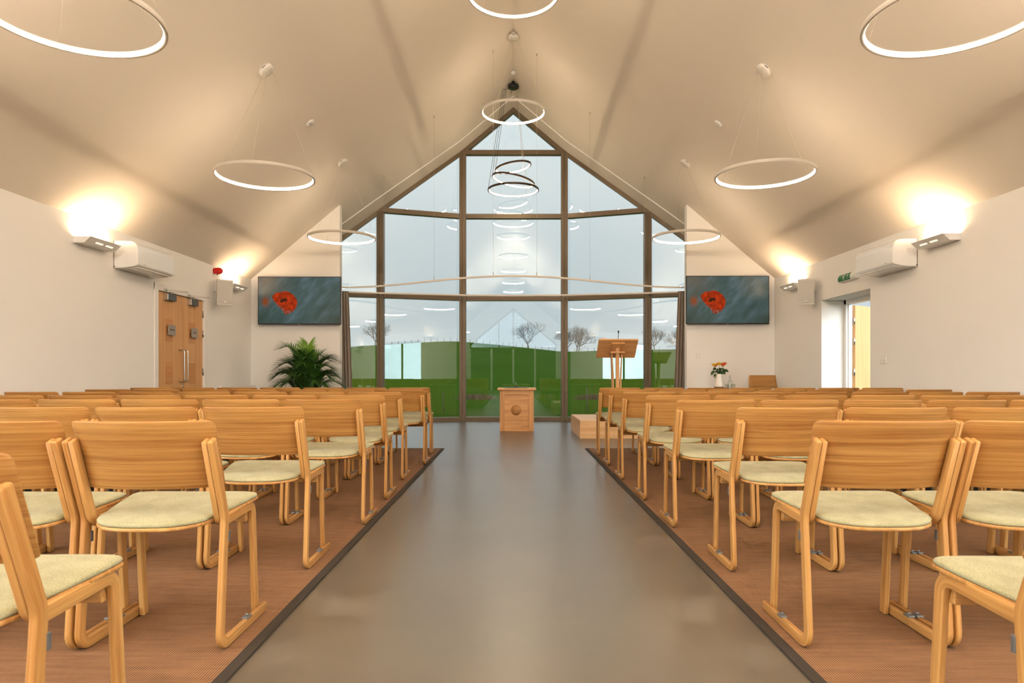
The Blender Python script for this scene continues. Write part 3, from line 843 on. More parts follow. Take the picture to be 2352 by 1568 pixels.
# ------------------------------------------------------------------ the oak chair
FZ = 0.0100
def make_chair():
    root = thing('stacking_chair', 'oak chair', 'chair')
    XI, XO, T = .2205, .2405, .0195
    JY, JZ, TY, TZ = .058, .455, -.047, .735
    th = .038
    for sx in (-1, 1):
        # outer lamination: floor bar, rear leg, upright
        p = fillet([(.440, .0185), (.000 + .0185, .0185), (JY, JZ), (TY, TZ)], [.045, .10], 6)
        m = MB(); m.sweep([(sx*XO, q.x, q.y) for q in p], (1, 0, 0), T, th, .0045, 3, .009, .008)
        m.build('leg_frame', M['oak'], root)
        # inner lamination: upright, seat rail, front leg
        p = fillet([(TY, TZ - .002), (JY + .006, JZ - .022), (.357, .444), (.392, 0.001)], [.055, .042], 7)
        m = MB(); m.sweep([(sx*XI, q.x, q.y) for q in p], (1, 0, 0), T, th - .001, .0045, 3, .008, .003)
        m.build('seat_frame', M['oak'], root)
    # back panel: curved ply, leaning back
    rows = []; uvs = []
    nz = 8; Wp = .243
    us = [-1, -.994, -.983, -.968, -.95, -.93] + [-.9 + 1.8*q/16 for q in range(17)] + [.93, .95, .968, .983, .994, 1]
    nx = len(us) - 1
    lean = (TY - JY) / (TZ - JZ)
    def back_pt(u, z):
        x = u * Wp
        y0 = JY + (z - JZ) * lean + .034
        y = y0 - .070 * (1 - abs(u)**2.2) + .012 * max(0, abs(u) - .85) / .15
        return Vector((x, y, z))
    for i in range(nz + 1):
        r = []; uu = []
        for k in range(nx + 1):
            u = us[k]
            f = i/nz
            zb = .562; zt = .794
            # rounded upper corners
            e = max(0, abs(u) - .93)/.07
            q_ = 1 - math.sqrt(max(0, 1 - e*e))
            zt2 = zt - .017*q_; zb2 = zb + .012*q_
            z = zb2 + (zt2 - zb2)*f
            r.append(back_pt(u, z)); uu.append((u*Wp, z))
        rows.append(r); uvs.append(uu)
    def off(i, k):
        u = us[k]
        d = .002
        a = back_pt(min(1, u + d), .7); b = back_pt(max(-1, u - d), .7)
        tx = (a - b).normalized(); tz = Vector((0, lean, 1)).normalized()
        n = tz.cross(tx).normalized()
        return n * .0125 if n.y > 0 else -n * .0125
    m = MB(); m.slab(rows, off, uvs)
    bk = m.build('backrest', M['oak_dark'], root)
    bv = bk.modifiers.new('edge', 'BEVEL'); bv.width = .0035; bv.segments = 2; bv.limit_method = 'ANGLE'; bv.angle_limit = 1.0
    # seat: plywood shell and upholstered pad
    def seat_outline(g, n=40):
        """plan outline, g grows it"""
        hw_f = .245 + g; yf = .402 + g; rc = .05
        pts = []
        # front edge left to right with rounded corners
        for k in range(7):
            a = PI - (PI/2)*k/6
            pts.append((-hw_f + rc + rc*math.cos(a), yf - rc + rc*math.sin(a)))
        for k in range(1, 6): 
            x = (-hw_f + rc) + (2*hw_f - 2*rc)*k/6
            pts.append((x, yf + .006*math.cos(x/hw_f*PI/2)))
        for k in range(7):
            a = PI/2 - (PI/2)*k/6
            pts.append((hw_f - rc + rc*math.cos(a), yf - rc + rc*math.sin(a)))
        # right side tapering to pass between the uprights, then the bulging back
        hw_r = .203 + g
        for k in range(1, 5):
            f = k/5; pts.append((hw_f + (hw_r - hw_f)*f**1.3, (yf - rc) + (.10 - (yf - rc))*f))
        nb = 14
        for k in range(nb + 1):
            a = (PI)*k/nb
            pts.append((hw_r*math.copysign(abs(math.cos(a))**.75, math.cos(a)), .10 - (.155 + g)*math.sin(a)**.85))
        for k in range(4, 0, -1):
            f = k/5; pts.append((-(hw_f + (hw_r - hw_f)*f**1.3), (yf - rc) + (.10 - (yf - rc))*f))
        return pts
    def seat_z(y): return .4625 - .030*max(0, (.36 - y)/.36) - .012*max(0, (y - .36)/.05)**2
    def layered(levels):
        """levels: (grow, dz)"""
        m = MB(); rows = []
        for g, dz in levels:
            rows.append([(x, y, seat_z(y) + dz) for x, y in seat_outline(g)])
        m.grid(rows, [[(p[0], p[1]) for p in r] for r in rows], True)
        n = len(rows[0])
        m.face(list(range(n - 1, -1, -1)), [(rows[0][k][0], rows[0][k][1]) for k in range(n - 1, -1, -1)])
        o = (len(rows) - 1)*n
        m.face([o + k for k in range(n)], [(rows[-1][k][0], rows[-1][k][1]) for k in range(n)])
        return m
    m = layered([(-.010, -.002), (-.004, -.002), (-.002, .0), (-.002, .008), (-.004, .010)])
    st = m.build('seat', M['oak'], root)
    # pad as nested rings so the top can dome
    m = MB(); rows = []
    base = seat_outline(-.006)
    cx, cy = 0, .19
    prof = [(0.0, .008), (.010, .012), (.012, .018), (.008, .0235), (-.004, .027), (-.03, .0295), (-.08, .0305), (-.14, .0305)]
    for k, (g, dz) in enumerate(prof):
        r = []
        for x, y in base:
            v = Vector((x - cx, y - cy)); d = v.length
            v = v*((d + g - .008)/d)
            yy = cy + v.y
            r.append((cx + v.x, yy, seat_z(yy) + dz))
        rows.append(r)
    m.grid(rows, None, True)
    n = len(base); o = (len(rows) - 1)*n
    m.v.append((cx, cy, seat_z(cy) + .0305)); ctr = len(m.v) - 1
    for k in range(n): m.face((o + k, o + (k+1) % n, ctr), None, True)
    m.face(list(range(n - 1, -1, -1)))
    m.build('seat_pad', M['fabric'], root)
    m = MB(); m.box(-.2105, .2105, .325, .350, .380, .426, .004, grain=0)
    m.build('stretcher', M['oak'], root)
    for sx in (-1, 1):
        m = MB(); m.box(sx*XO - .012, sx*XO + .012, .066, .081, .366, .404, .003)
        m.lathe([(.005, 0), (.005, .006)], (sx*XO - (.006 if sx > 0 else 0) + sx*.0, .0735, .385), 8, 'y', True, True)
        m.build('link_bracket', M['bracket'], root)
        m = MB(); m.box(sx*XO - .0125, sx*XO + .0125, .235, .275, .034, .043, .003)
        m.lathe([(.005, 0), (.005, .01)], (sx*XO, .255, .041), 8, 'z')
        m.build('floor_link', M['bracket'], root)
    return root
chair0 = make_chair()
PITCH = .511
ORD = ['zeroth', 'first', 'second', 'third', 'fourth', 'fifth', 'sixth', 'seventh', 'eighth']
# rear contact distance and aisle-side bar x for each row, front (window) row last
rows_left = [(1.43, -.995), (2.372, -1.004), (3.345, -1.007), (4.326, -.945), (5.20, -.967), (6.177, -1.0), (7.22, -.940), (8.16, -.989)]
rows_right = [(1.415, 1.060), (2.386, 1.018), (3.304, 1.057), (4.247, 1.000), (5.18, .995), (6.177, .983), (7.134, .994), (8.06, 1.008)]
used = False
for side, rows_, sg in (('left', rows_left, -1), ('right', rows_right, 1)):
    for ri, (d, xb) in enumerate(rows_):
        nrow = 8 - ri                   # counted from the window
        for k in range(7):
            xin = abs(xb) + k*PITCH
            if xin - .02 > .752*(d + .42): continue        # wholly outside the frame
            xc = sg*(abs(xb) + .2405 + k*PITCH)
            jr = random.uniform(-.012, .012) if k else 0.0
            if k == 0:
                lab = 'oak aisle chair with sage seat on the %s, %s row from the window' % (side, ORD[nrow])
            elif k == 6:
                lab = 'oak chair next to the %s wall, %s row from the window' % (side, ORD[nrow])
            else:
                lab = 'oak chair %s of the aisle, %s row from the window, %s from the aisle' % (side, ORD[nrow], ORD[k+1])
            loc = (xc, d - .055 + random.uniform(-.008, .008)*(1 if k else 0), FZ)
            grp = 'chairs in rows %s of the aisle' % side
            if not used:
                used = True; c = chair0; c.location = loc; c.rotation_euler = (0, 0, jr); c['label'] = lab; c['group'] = grp
            else:
                c = dup(chair0, loc, jr, lab, grp)

# ------------------------------------------------------------------ ring pendants
def ring_mesh(parent, R, h=.036, t=.022, n=96, body=M['cream_metal'], light=M['ring_light'], tilt=None, fill=False):
    m = MB(); o = 0
    if fill: n = 36
    if fill:      # ring with opal glow added on top and inner faces to brighten the room
        sec = [(R, h/2), (R, -h/2), (R - t, -h/2)]
        rows = [[(r*math.cos(2*PI*k/n), r*math.sin(2*PI*k/n), z) for k in range(n)] for r, z in sec]
        m.grid(rows, None, True); b = m.build('ring_body', body, parent, recalc=False)
        m = MB(); sec = [(R - t, -h/2), (R - t, h/2), (R, h/2)]
        rows = [[(r*math.cos(2*PI*k/n), r*math.sin(2*PI*k/n), z) for k in range(n)] for r, z in sec]
        m.grid(rows, None, True); l = m.build('diffuser', M['fill_glow'], parent, recalc=False)
        return b, l
    sec = [(R - t + .004, h/2 - .005), (R - t - .008, h/2 - .004), (R - t - .008, h/2), (R - .002, h/2), (R, h/2 - .002), (R, -h/2 + .002), (R - .002, -h/2), (R - t + .003, -h/2), (R - t + .001, -h/2 + .003)]
    rows = [[(r*math.cos(2*PI*k/n), r*math.sin(2*PI*k/n), z) for k in range(n)] for r, z in sec]
    m.grid(rows, None, True)
    b = m.build('ring_body', body, parent, recalc=False)
    m = MB()
    sec = [(R - t + .001, -h/2 + .003), (R - t - .002, -h/2 + .007), (R - t - .002, h/2 - .008), (R - t + .004, h/2 - .005)]
    rows = [[(r*math.cos(2*PI*k/n), r*math.sin(2*PI*k/n), z) for k in range(n)] for r, z in sec]
    m.grid(rows, None, True)
    l = m.build('diffuser', light, parent, recalc=False)
    if tilt:
        for q in (b, l): q.rotation_euler = tilt[0]; q.location = tilt[1]
    return b, l
def pendant(x, y, z, label, mount_side, R=.517, fill=False, group='glowing ring pendants'):
    t = thing('ring_pendant', label, 'pendant lamp', (x, y, z), 0, group)
    ring_mesh(t, R, fill=fill)
    zc = ceil_z(x) - z
    m = MB(); m.lathe([(.085, 0.0), (.085, -.035), (.078, -.042), (.0, -.042)], (0, 0, 0), 28, cap1=False)
    if not mount_side:
        zc -= .075; m.lathe([(.03, 0), (.03, .06)], (0, 0, 0), 14)
    cp = m.build('ceiling_mount', M['cream_metal'], t)
    ang = 0.0
    if mount_side: ang = math.atan(SL) * (-1 if x < 0 else 1)
    cp.location = (0, 0, zc); cp.rotation_euler = (0, ang, 0)
    m = MB(); m.box(-.022, .022, -.0865, -.084, -.024, -.014); m.build('vent_slot', M['grey_slot'], cp)
    for k, a in enumerate((0.15, 2.3, 4.2)):
        top = Matrix.Rotation(ang, 4, 'Y') @ Vector((.05*math.cos(a), .05*math.sin(a), -.042)) + Vector((0, 0, zc))
        bot = Vector(((R - .011)*math.cos(a), (R - .011)*math.sin(a), .018))
        m = MB(); m.tube([top, bot], .0008, 6); m.build('suspension_wire', M['wire'], t)
    return t
pend = [(-2.665, 4.13, CH + 2.165, 'white ring pendant cut by the top edge above the left chairs', 1),
        (2.675, 4.13, CH + 2.165, 'white ring pendant cut by the top edge above the right chairs', 1),
        (-2.66, 7.32, CH + 2.123, 'large white ring pendant wholly in view above the left wall uplights', 1),
        (2.68, 7.28, CH + 2.13, 'large white ring pendant wholly in view above the right wall uplights', 1),
        (-2.65, 10.55, CH + 2.115, 'smaller white ring pendant overlapping left window edge above the screen', 1),
        (2.666, 10.53, CH + 2.12, 'smaller white ring pendant overlapping right window edge above the screen', 1),
        (0.0, 7.54, CH + 4.21, 'white ring pendant at ridge, cut by the top centre of the picture', 0),
        (0.0, 10.96, CH + 4.21, 'white ring pendant hanging at the ridge before the window peak', 0)]
for x, y, z, lab, s in pend: pendant(x, y, z, lab, s)
for k, (x, y) in enumerate(((-2.66, .9), (2.66, .9), (0, 4.1), (0, .7), (0, -2.8), (-2.66, -2.4), (2.66, -2.4), (0, -6.2), (-2.66, -5.7), (2.66, -5.7))):
    pendant(x, y, CH + (4.21 if x == 0 else 2.13), 'white ring pendant behind the viewer, seen only mirrored in the window glass', 0 if x == 0 else 1, fill=y < 2, group='ring pendants mirrored in the glass')

# dark spiral pendant of three rings near the window
YS = 12.8
t = thing('spiral_pendant', 'dark bronze pendant of three tilted rings hanging before the middle window', 'pendant lamp', (0, YS, RIDGE))
m = MB(); m.lathe([(.10, -.09), (.10, -.14), (.09, -.15), (0, -.15)], (0, 0, 0), 28, cap1=False); m.lathe([(.03, -.09), (.03, -.02)], (0, 0, 0), 14); m.build('ceiling_mount', M['black'], t)
for R, px, py, dz in ((.48, 1179, 436, 0.0), (.41, 1179, 414, -.175), (.345, 1178.5, 384, .125)):
    cx = X(px, YS); zz = Z(py, YS) - RIDGE
    g = bpy.data.objects.new('ring', None)
    ang = -math.atan2(dz, 2*R)
    ring_mesh(t, R, .034, .024, 80, M['brown_metal'], M['ring_light'], ((0, ang, 0), (cx, 0, zz)))
    xe = cx - R*math.cos(ang); ze = zz - math.sin(-ang)*R
    k = (.48, .41, .345).index(R)
    xs_ = -.19 + .03*k
    m = MB(); m.tube([(-.06 , -.05, -.145), (-.10, -.05, -.18), (xs_, -.05, -.185), (xs_ - .01, -.03, -.235), (xe + .01, 0, ze + .02)], .004, 6); m.build('cable', M['dark_wire'], t)
    for a in (-1.0, 1.0):
        xe = cx + R*math.cos(ang)*math.cos(a); ze = zz + R*math.cos(a)*math.sin(-ang)
        m = MB(); m.tube([(.06, .05*a, -.14), (xe, R*math.sin(a), ze + .015)], .0012, 6); m.build('suspension_wire', M['wire'], t)

# sensors on the ceiling
t = MB(); t.lathe([(.012, .03), (.012, 0)], (0, 0, 0), 10); t.lathe([(.045, 0), (.045, -.02), (.03, -.045), (.012, -.05), (0, -.05)], (0, 0, 0), 20, cap1=False)
o = t.build('motion_sensor', M['white'], None, (0, 12.34, RIDGE - .040)); tag(o, 'small white sensor on the ridge above the black lamp mount', 'sensor')
for px, py, sg, lab in ((712, 282, -1, 'white round disc on the left ceiling slope above the ring pendant'), (1650, 284, 1, 'white round disc on the right ceiling slope above the ring pendant')):
    d = 5.51*F/((VY - py) + SL*abs(px - VX)); x = X(px, d)
    m = MB(); m.lathe([(.058, 0), (.058, -.012), (.05, -.02), (0, -.02)], (0, 0, 0), 26, cap1=False)
    o = m.build('smoke_detector', M['white'], None, (x, d, ceil_z(x)))
    o.rotation_euler = (0, math.atan(SL)*sg, 0); tag(o, lab, 'detector', 'ceiling discs')
    m = MB(); m.lathe([(.006, 0), (.006, -.004)], (0, 0, -.02), 10); m.build('indicator', M['grey_slot'], o)

# ------------------------------------------------------------------ curtain rail loop
RZ = CH + 1.587
def rail_near(x): return 11.0 + 1.42*(1 - math.cos(min(1, abs(x)/3.1)*PI))/2 * 1.0
def rail_far(x): return 13.72 - .60*(abs(x)/3.2)**1.6
pts = [(x, rail_near(x)) for x in [-3.1 + 6.2*k/40 for k in range(41)]]
pts += [(3.32, 12.52), (3.42, 12.72), (3.40, 12.95)]
pts += [(x, rail_far(x)) for x in [3.25 - 6.5*k/40 for k in range(41)]]
pts += [(-3.40, 12.95), (-3.42, 12.72), (-3.32, 12.52)]
rail = thing('curtain_rail', 'thin white curtain rail looping in an oval before the window', 'curtain rail', (0, 11.0, RZ))
m = MB(); m.sweep([(x, y - 11.0, 0) for x, y in pts], (0, 0, 1), .030, .020, .003, 2, closed=True)
m.build('track', M['cream_metal'], rail)
for px in (882, 997, 1133, 1233, 1355, 1480):
    x = (px - VX)/F*11.3
    for _ in range(4): x = (px - VX)/F*rail_near(max(-3.1, min(3.1, x)))
    y = rail_near(x)
    m = MB(); m.tube([(x, y - 11.0, .012), (x, y - 11.0, .07)], .006, 8)
    m.tube([(x, y - 11.0, .07), (x, y - 11.0, ceil_z(x) - RZ)], .0014, 6)
    m.lathe([(.012, -.03), (.012, 0)], (x, y - 11.0, ceil_z(x) - RZ), 10)
    m.build('suspension_wire', M['wire'], rail)
for x in (-2.64, -1.045, 1.055, 2.67):
    m = MB(); m.box(x - .012, x + .012, rail_far(x) - 11.0, glass_y(x) - 11.0 + .002, -.006, .01); m.build('wall_bracket', M['cream_metal'], rail)

# gathered curtains at both ends of the rail
def curtain(sg, label):
    m = MB(); rows = []; n = 60
    y0 = 12.55
    for i in range(13):
        f = i/12; z = 2.50 - 2.48*f
        r = []
        for k in range(n + 1):
            u = k/n
            x = 3.34 - (.30 + .10*f)*u
            amp = .030 + .018*f
            y = y0 + amp*math.sin(u*2*PI*6.5 + .5*f) + .05*u
            r.append((sg*x, y, z))
        rows.append(r)
    m.slab(rows, lambda i, k: Vector((0, .006, 0)))
    o = m.build('curtain', M['curtain']); tag(o, label, 'curtain', 'gathered curtains at the window ends')
curtain(-1, 'taupe curtain gathered at the left window edge behind the palm')
curtain(1, 'taupe curtain gathered at the right window edge by the lectern')

# ------------------------------------------------------------------ screens
def screen(px0, px1, py0, py1, label):
    d = 11.80
    x0, x1, z0, z1 = X(px0, d), X(px1, d), Z(py1, d), Z(py0, d)
    cx, cz = (x0 + x1)/2, (z0 + z1)/2; w, h = x1 - x0, z1 - z0
    t = thing('wall_screen', label, 'television', (cx, d, cz), 0, 'wall screens showing a poppy')
    m = MB(); m.box(-w/2, w/2, 0, .045, -h/2, h/2, .004); body = m.build('housing', M['black'], t)
    m = MB(); m.box(-w*.3, w*.3, .045, .10, -h*.3, h*.3); m.box(-.2, .2, .10, .119, -.2, .2); m.build('wall_bracket', M['black'], t)
    iw, ih = w - .028, h - .032
    m = MB(); m.v = [(-iw/2, -.0008, -ih/2 + .003), (iw/2, -.0008, -ih/2 + .003), (iw/2, -.0008, ih/2 + .003), (-iw/2, -.0008, ih/2 + .003)]
    m.face((0, 1, 2, 3), [(0, 0), (1, 0), (1, 1), (0, 1)])
    m.build('picture', M['screen'], t)
    def shape(pts, y, mat, name):
        mm = MB(); mm.v = [((u - .5)*iw, y, (v - .5)*ih + .003) for u, v in pts]; mm.face(list(range(len(pts)))); mm.build(name, mat, t)
    # poppy drawn on the picture (u right, v up)
    stem = [(.262, .30), (.270, .30), (.276, .16), (.272, .155), (.268, .20)]
    shape(stem, -.0012, M['poppy_stem'], 'poppy_stem')
    shape([(.235, .36), (.18, .24), (.176, .25), (.20, .31)], -.0012, M['poppy_stem'], 'poppy_stem')
    und = [(.205, .455), (.24, .37), (.29, .30), (.31, .235), (.335, .185), (.37, .21), (.42, .25), (.44, .30), (.40, .36), (.30, .38)]
    shape(und, -.0013, M['poppy_pink'], 'poppy_underside')
    red = []
    out = [(.168, .55), (.172, .60), (.20, .645), (.232, .672), (.262, .672), (.285, .69), (.312, .688), (.335, .708), (.352, .69), (.385, .668), (.41, .64), (.435, .605), (.45, .57), (.462, .53), (.474, .49), (.472, .42), (.458, .35), (.436, .285), (.40, .29), (.36, .28), (.325, .27), (.295, .325), (.26, .375), (.225, .43), (.195, .475)]
    for i, p in enumerate(out):
        q = out[(i+1) % len(out)]
        for k in range(4):
            f = k/4; a = p[0]*(1-f) + q[0]*f; b = p[1]*(1-f) + q[1]*f
            red.append((a + .003*math.sin(i*4 + k*1.7), b + .005*math.cos(i*4 + k*2.1)))
    shape(red, -.0014, M['poppy_red'], 'poppy_petals')
    shape([(.262, .50), (.285, .535), (.32, .55), (.352, .53), (.35, .49), (.315, .475), (.285, .45), (.262, .46)], -.0016, M['poppy_dark'], 'poppy_heart')
    shape([(.208, .462), (.212, .455), (.255, .39), (.30, .33), (.32, .29), (.322, .296), (.30, .345), (.25, .408)], -.0017, M['poppy_pink'], 'petal_edge')
    m = MB(); m.box(-.012, .012, -.0015, 0, -h/2 + .001, -h/2 + .007); m.build('maker_badge', M['steel'], t)
    return t
scl = screen(592, 783, 635, 745, 'television with a red poppy, on the left end wall above the palm')
scr = screen(1576, 1767, 633, 744, 'television with a red poppy, on the right end wall above the flowers')
m = MB(); hh = 110*11.8/F/2; ww = 191*11.8/F/2
m.tube([(-ww + .01, .03, -hh + .01), (-ww + .02, .03, -hh - .03), (-ww + .05, .03, -hh - .045), (-ww + .08, .03, -hh - .025), (-ww + .095, .04, -hh + .01)], .0018, 6)
m.build('loose_cable', M['dark_wire'], scl)

# ------------------------------------------------------------------ wall fittings
def wall_light(sg, y0, label, vis=True):
    xw = XL if sg < 0 else XR
    s = -sg
    t = thing('wall_uplight', label, 'wall lamp', (xw, y0, 2.334), 0, 'angled white uplights on the side walls')
    Ln = .553
    def P(a, z): return (s*a, z)
    out = [(.0, 0), (.115, 0), (.188, .066), (.176, .066), (.112, .010), (.010, .010), (.010, .066), (0, .066)]
    m = MB(); m.prism([P(a, z) for a, z in out], .0062, Ln - .0062, axis='y')
    # end cheeks
    for y in (0, Ln - .006):
        m.prism([P(0, 0), P(.115, 0), P(.188, .066), P(0, .066)], y, y + .006, axis='y')
    m.build('housing', M['white'], t)
    m = MB(); m.box(min(s*.02, s*.11), max(s*.02, s*.11), .03, Ln - .03, .014, .018)
    m.build('diffuser', M['up_light'], t)
    dx, dz = .188 - .115, .066
    ln = math.hypot(dx, dz); n = Vector((dz/ln, -dx/ln))
    for ya in (.15, .33):
        m = MB(); o = len(m.v)
        for f in (.30, .52):
            a = .115 + dx*f + n.x*.0006; z = dz*f + n.y*.0006
            m.v += [(s*a, ya, z), (s*a, ya + .13, z)]
        m.face((0, 1, 3, 2)); m.build('light_slot', M['slot_light'], t)
    if not vis: t['group'] = 'uplights mirrored in the glass on the ' + ('left' if sg < 0 else 'right')
    return t
wall_light(-1, 7.10, 'white angled uplight on the left wall beside the air conditioner')
wall_light(-1, 10.77, 'small white angled uplight behind the left wall loudspeaker')
wall_light(1, 6.955, 'white angled uplight on the right wall beside the air conditioner')
wall_light(1, 10.67, 'small white angled uplight behind the right wall loudspeaker')
for y in (3.3, -2.4, -6.0):
    for sg in (-1, 1):
        wall_light(sg, y, 'white angled uplight out of view, mirrored in the window glass on the %s' % ('left' if sg < 0 else 'right'), False)

def air_con(sg, y0, label):
    xw = XL if sg < 0 else XR; s = -sg; Ln = .85
    t = thing('air_conditioner', label, 'air conditioner', (xw, y0, 2.18), 0, 'white wall air conditioners')
    out = [(0, 0), (.10, .002), (.19, .012), (.245, .024), (.268, .034), (.276, .05), (.276, .22), (.268, .262), (.25, .29), (.21, .31), (.12, .316), (0, .316)]
    m = MB(); m.prism([(s*a, z) for a, z in out], 0, Ln, axis='y')
    o = m.build('casing', M['gloss_white'], t)
    b = o.modifiers.new('edge', 'BEVEL'); b.width = .012; b.segments = 3; b.limit_method = 'ANGLE'; b.angle_limit = .9
    m = MB(); zf = lambda a: .012*(a/.19) - .0016
    m.v = [(s*.15, .05, .0045), (s*.15, Ln - .05, .0045), (s*.158, Ln - .05, .0055), (s*.158, .05, .0055)]
    m.v = [(x, y, z - .001) for x, y, z in m.v]; m.face((0, 1, 2, 3)); m.build('air_slot', M['grey_slot'], t)
    m = MB(); m.box(min(s*.16, s*.255), max(s*.16, s*.255), .05, Ln - .05, .004, .012); fl = m.build('flap', M['white'], t)
    fl.rotation_euler = (0, -s*.17, 0); fl.location = (0, 0, -.032)
    m = MB()
    for k in range(4): m.box(min(s*.276, s*.2768), max(s*.276, s*.2768), .13 + .012*k, .138 + .012*k, .058, .064)
    m.build('maker_mark', M['grey_slot'], t)
    m = MB(); m.box(min(s*.004, s*.016), max(s*.004, s*.016), -.0012, .003, .012, .024); m.build('drain_plug', M['black'], t)
    m = MB(); m.box(min(0, s*.003), max(0, s*.003), -.004, 0.002, 0, .316); m.build('back_plate', M['grey_slot'], t)
    if sg > 0:
        m = MB()
        for k in range(4): m.tube([(s*(.10 + .006*(k % 2)), -.001, .13 + .03*k), (s*.125, -.001, .14 + .03*k), (s*.10, -.001, .155 + .03*k)], .0012, 5)
        m.build('pressed_mark', M['white'], t)
    return t
air_con(-1, 7.82, 'white air conditioner high on the left wall above the oak doors')
air_con(1, 7.70, 'white air conditioner high on the right wall above the doorway')

def speaker(sg, cx, cy, cz, yaw, label):
    t = thing('wall_loudspeaker', label, 'loudspeaker', (cx, cy, cz), yaw, 'white wall loudspeakers')
    m = MB(); m.prism([(-.115, -.09), (.115, -.09), (.085, .10), (-.085, .10)], -.195, .195, axis='z')
    o = m.build('cabinet', M['speaker'], t)
    b = o.modifiers.new('edge', 'BEVEL'); b.width = .01; b.segments = 3
    m = MB(); m.box(-.106, .106, -.0955, -.088, -.165, .175, .003); m.build('grille', M['grille'], t)
    m = MB(); m.box(-.012, .012, -.0975, -.095, -.152, -.126, .001); m.build('badge', M['sign_white'], t)
    R = Matrix.Rotation(-yaw, 3, 'Z')
    xw = (XL if sg < 0 else XR) - cx
    m = MB(); a = R @ Vector((xw, .06, 0)); m.tube([(0, .06, 0), a], .018, 10)
    m.tube([(0, .05, -.06), (0, .05, .06)], .02, 10); m.build('wall_bracket', M['speaker'], t)
    t.rotation_euler = (math.radians(6), 0, yaw)
    return t
speaker(-1, X(511, 10.36), 10.40, Z(671, 10.36), math.radians(38), 'white loudspeaker on the left wall above the oak doors, under the red alarm')
speaker(1, X(1857, 10.2), 10.25, Z(669, 10.2), math.radians(-34), 'white loudspeaker on the right wall next to the exit sign')

# red fire alarm
y = 10.45; z = Z(622, y)
t = thing('fire_alarm', 'round red fire alarm high on the left wall', 'alarm', (XL, y, z))
m = MB(); m.lathe([(.046, 0), (.048, .03), (.048, .045)], (0, 0, 0), 22, 'x'); m.build('base', M['red'], t)
m = MB(); m.lathe([(.050, .045), (.052, .06), (.050, .085), (.042, .108), (.026, .124), (0, .13)], (0, 0, 0), 22, 'x', cap1=False); m.build('dome', M['red'], t)
m = MB(); m.lathe([(.008, -.065), (.008, -.045)], (.05, 0, 0), 10); m.build('cable_gland', M['black'], t)

# exit sign
t = thing('exit_sign', 'green running-man exit sign above the right doorway', 'sign', (XR, 9.00, 2.235))
m = MB(); m.prism([(0, 0), (-.045, .0), (-.06, .02), (-.062, .05), (-.05, .08), (-.03, .098), (0, .10)], 0, .47, axis='y'); m.build('housing', M['sign_white'], t)
def on_face(y, z): return None
m = MB(); m.prism([(-.0455, .001), (-.0612, .020), (-.0632, .05), (-.0512, .0808), (-.031, .0988), (-.030, .0985), (-.044, .001)], .13, .465, axis='y'); m.build('green_panel', M['green'], t)
def facex(z):
    tb = [(.001, -.0455), (.020, -.0612), (.05, -.0632), (.0808, -.0512), (.0988, -.031)]
    for (a, xa), (b, xb) in zip(tb, tb[1:]):
        if a <= z <= b: return xa + (xb - xa)*(z - a)/(b - a) - .0008
    return -.064
def decal(m, polys):
    for poly in polys:
        pts = []
        for i, p in enumerate(poly):
            q = poly[(i+1) % len(poly)]
            for k in range(4): pts.append((p[0] + (q[0]-p[0])*k/4, p[1] + (q[1]-p[1])*k/4))
        o = len(m.v)
        m.v += [(facex(z), y, z) for y, z in pts]; m.face([o + i for i in range(len(pts))])
m = MB()
# doorway block with a figure cut by green, arrow pointing up (y runs away from the camera)
decal(m, [[(.275, .010), (.285, .010), (.285, .088), (.275, .088)], [(.325, .010), (.332, .010), (.332, .088), (.325, .088)], [(.285, .080), (.325, .078), (.325, .09), (.285, .09)],
          [(.298, .062), (.310, .062), (.310, .074), (.298, .074)], [(.292, .034), (.312, .034), (.318, .060), (.294, .060)], [(.286, .010), (.296, .010), (.304, .034), (.294, .034)],
          [(.308, .034), (.316, .034), (.324, .018), (.316, .016)], [(.285, .048), (.294, .052), (.294, .058), (.285, .054)],
          [(.193, .020), (.203, .020), (.203, .056), (.193, .056)], [(.180, .056), (.216, .056), (.198, .082)]])
m.build('pictogram', M['sign_white'], t, recalc=False)

# wall plates
t = thing('wall_socket', 'small square white wall plate under the right television', 'socket', (X(1604.5, YT), YT, Z(815.5, YT)))
m = MB(); m.box(-.044, .044, -.009, 0, -.044, .044, .004); m.build('plate', M['white'], t)
m = MB(); m.box(-.010, .010, -.012, -.008, -.012, .012, .002); m.build('outlet', M['white_paint'], t)
t = thing('light_switch', 'white triple light switch on the right wall by the doorway', 'light switch', (XR, 8.41, Z(826, 8.41)))
m = MB(); m.box(-.009, 0, -.073, .073, -.048, .048, .004); m.build('plate', M['white'], t)
for k in (-1, 0, 1):
    m = MB(); m.box(-.013, -.008, k*.04 - .011, k*.04 + .011, -.016, .016, .002); m.build('rocker', M['white_paint'], t)

# radiator
t = thing('radiator', 'low white radiator at the far end of the left wall', 'radiator', (XL + .03, 10.42, .15))
m = MB(); m.box(.03, .10, 0, 1.38, 0, .63, .008)
for k in range(22): m.box(.10, .104, .03 + .061*k, .055 + .061*k, .03, .60, .002)
m.build('panel', M['white_paint'], t)
m = MB(); m.box(-.029, .035, .2, .25, .1, .55); m.box(-.029, .035, 1.1, 1.15, .1, .55); m.build('wall_bracket', M['white_paint'], t)
m = MB(); m.lathe([(.018, 0), (.022, .03), (.018, .06)], (.065, -.03, .55), 14); m.tube([(.065, -.03, -.149), (.065, -.03, .55)], .008, 8); m.tube([(.065, -.03, .52), (.065, .004, .52)], .009, 8)
m.build('valve', M['white'], t)

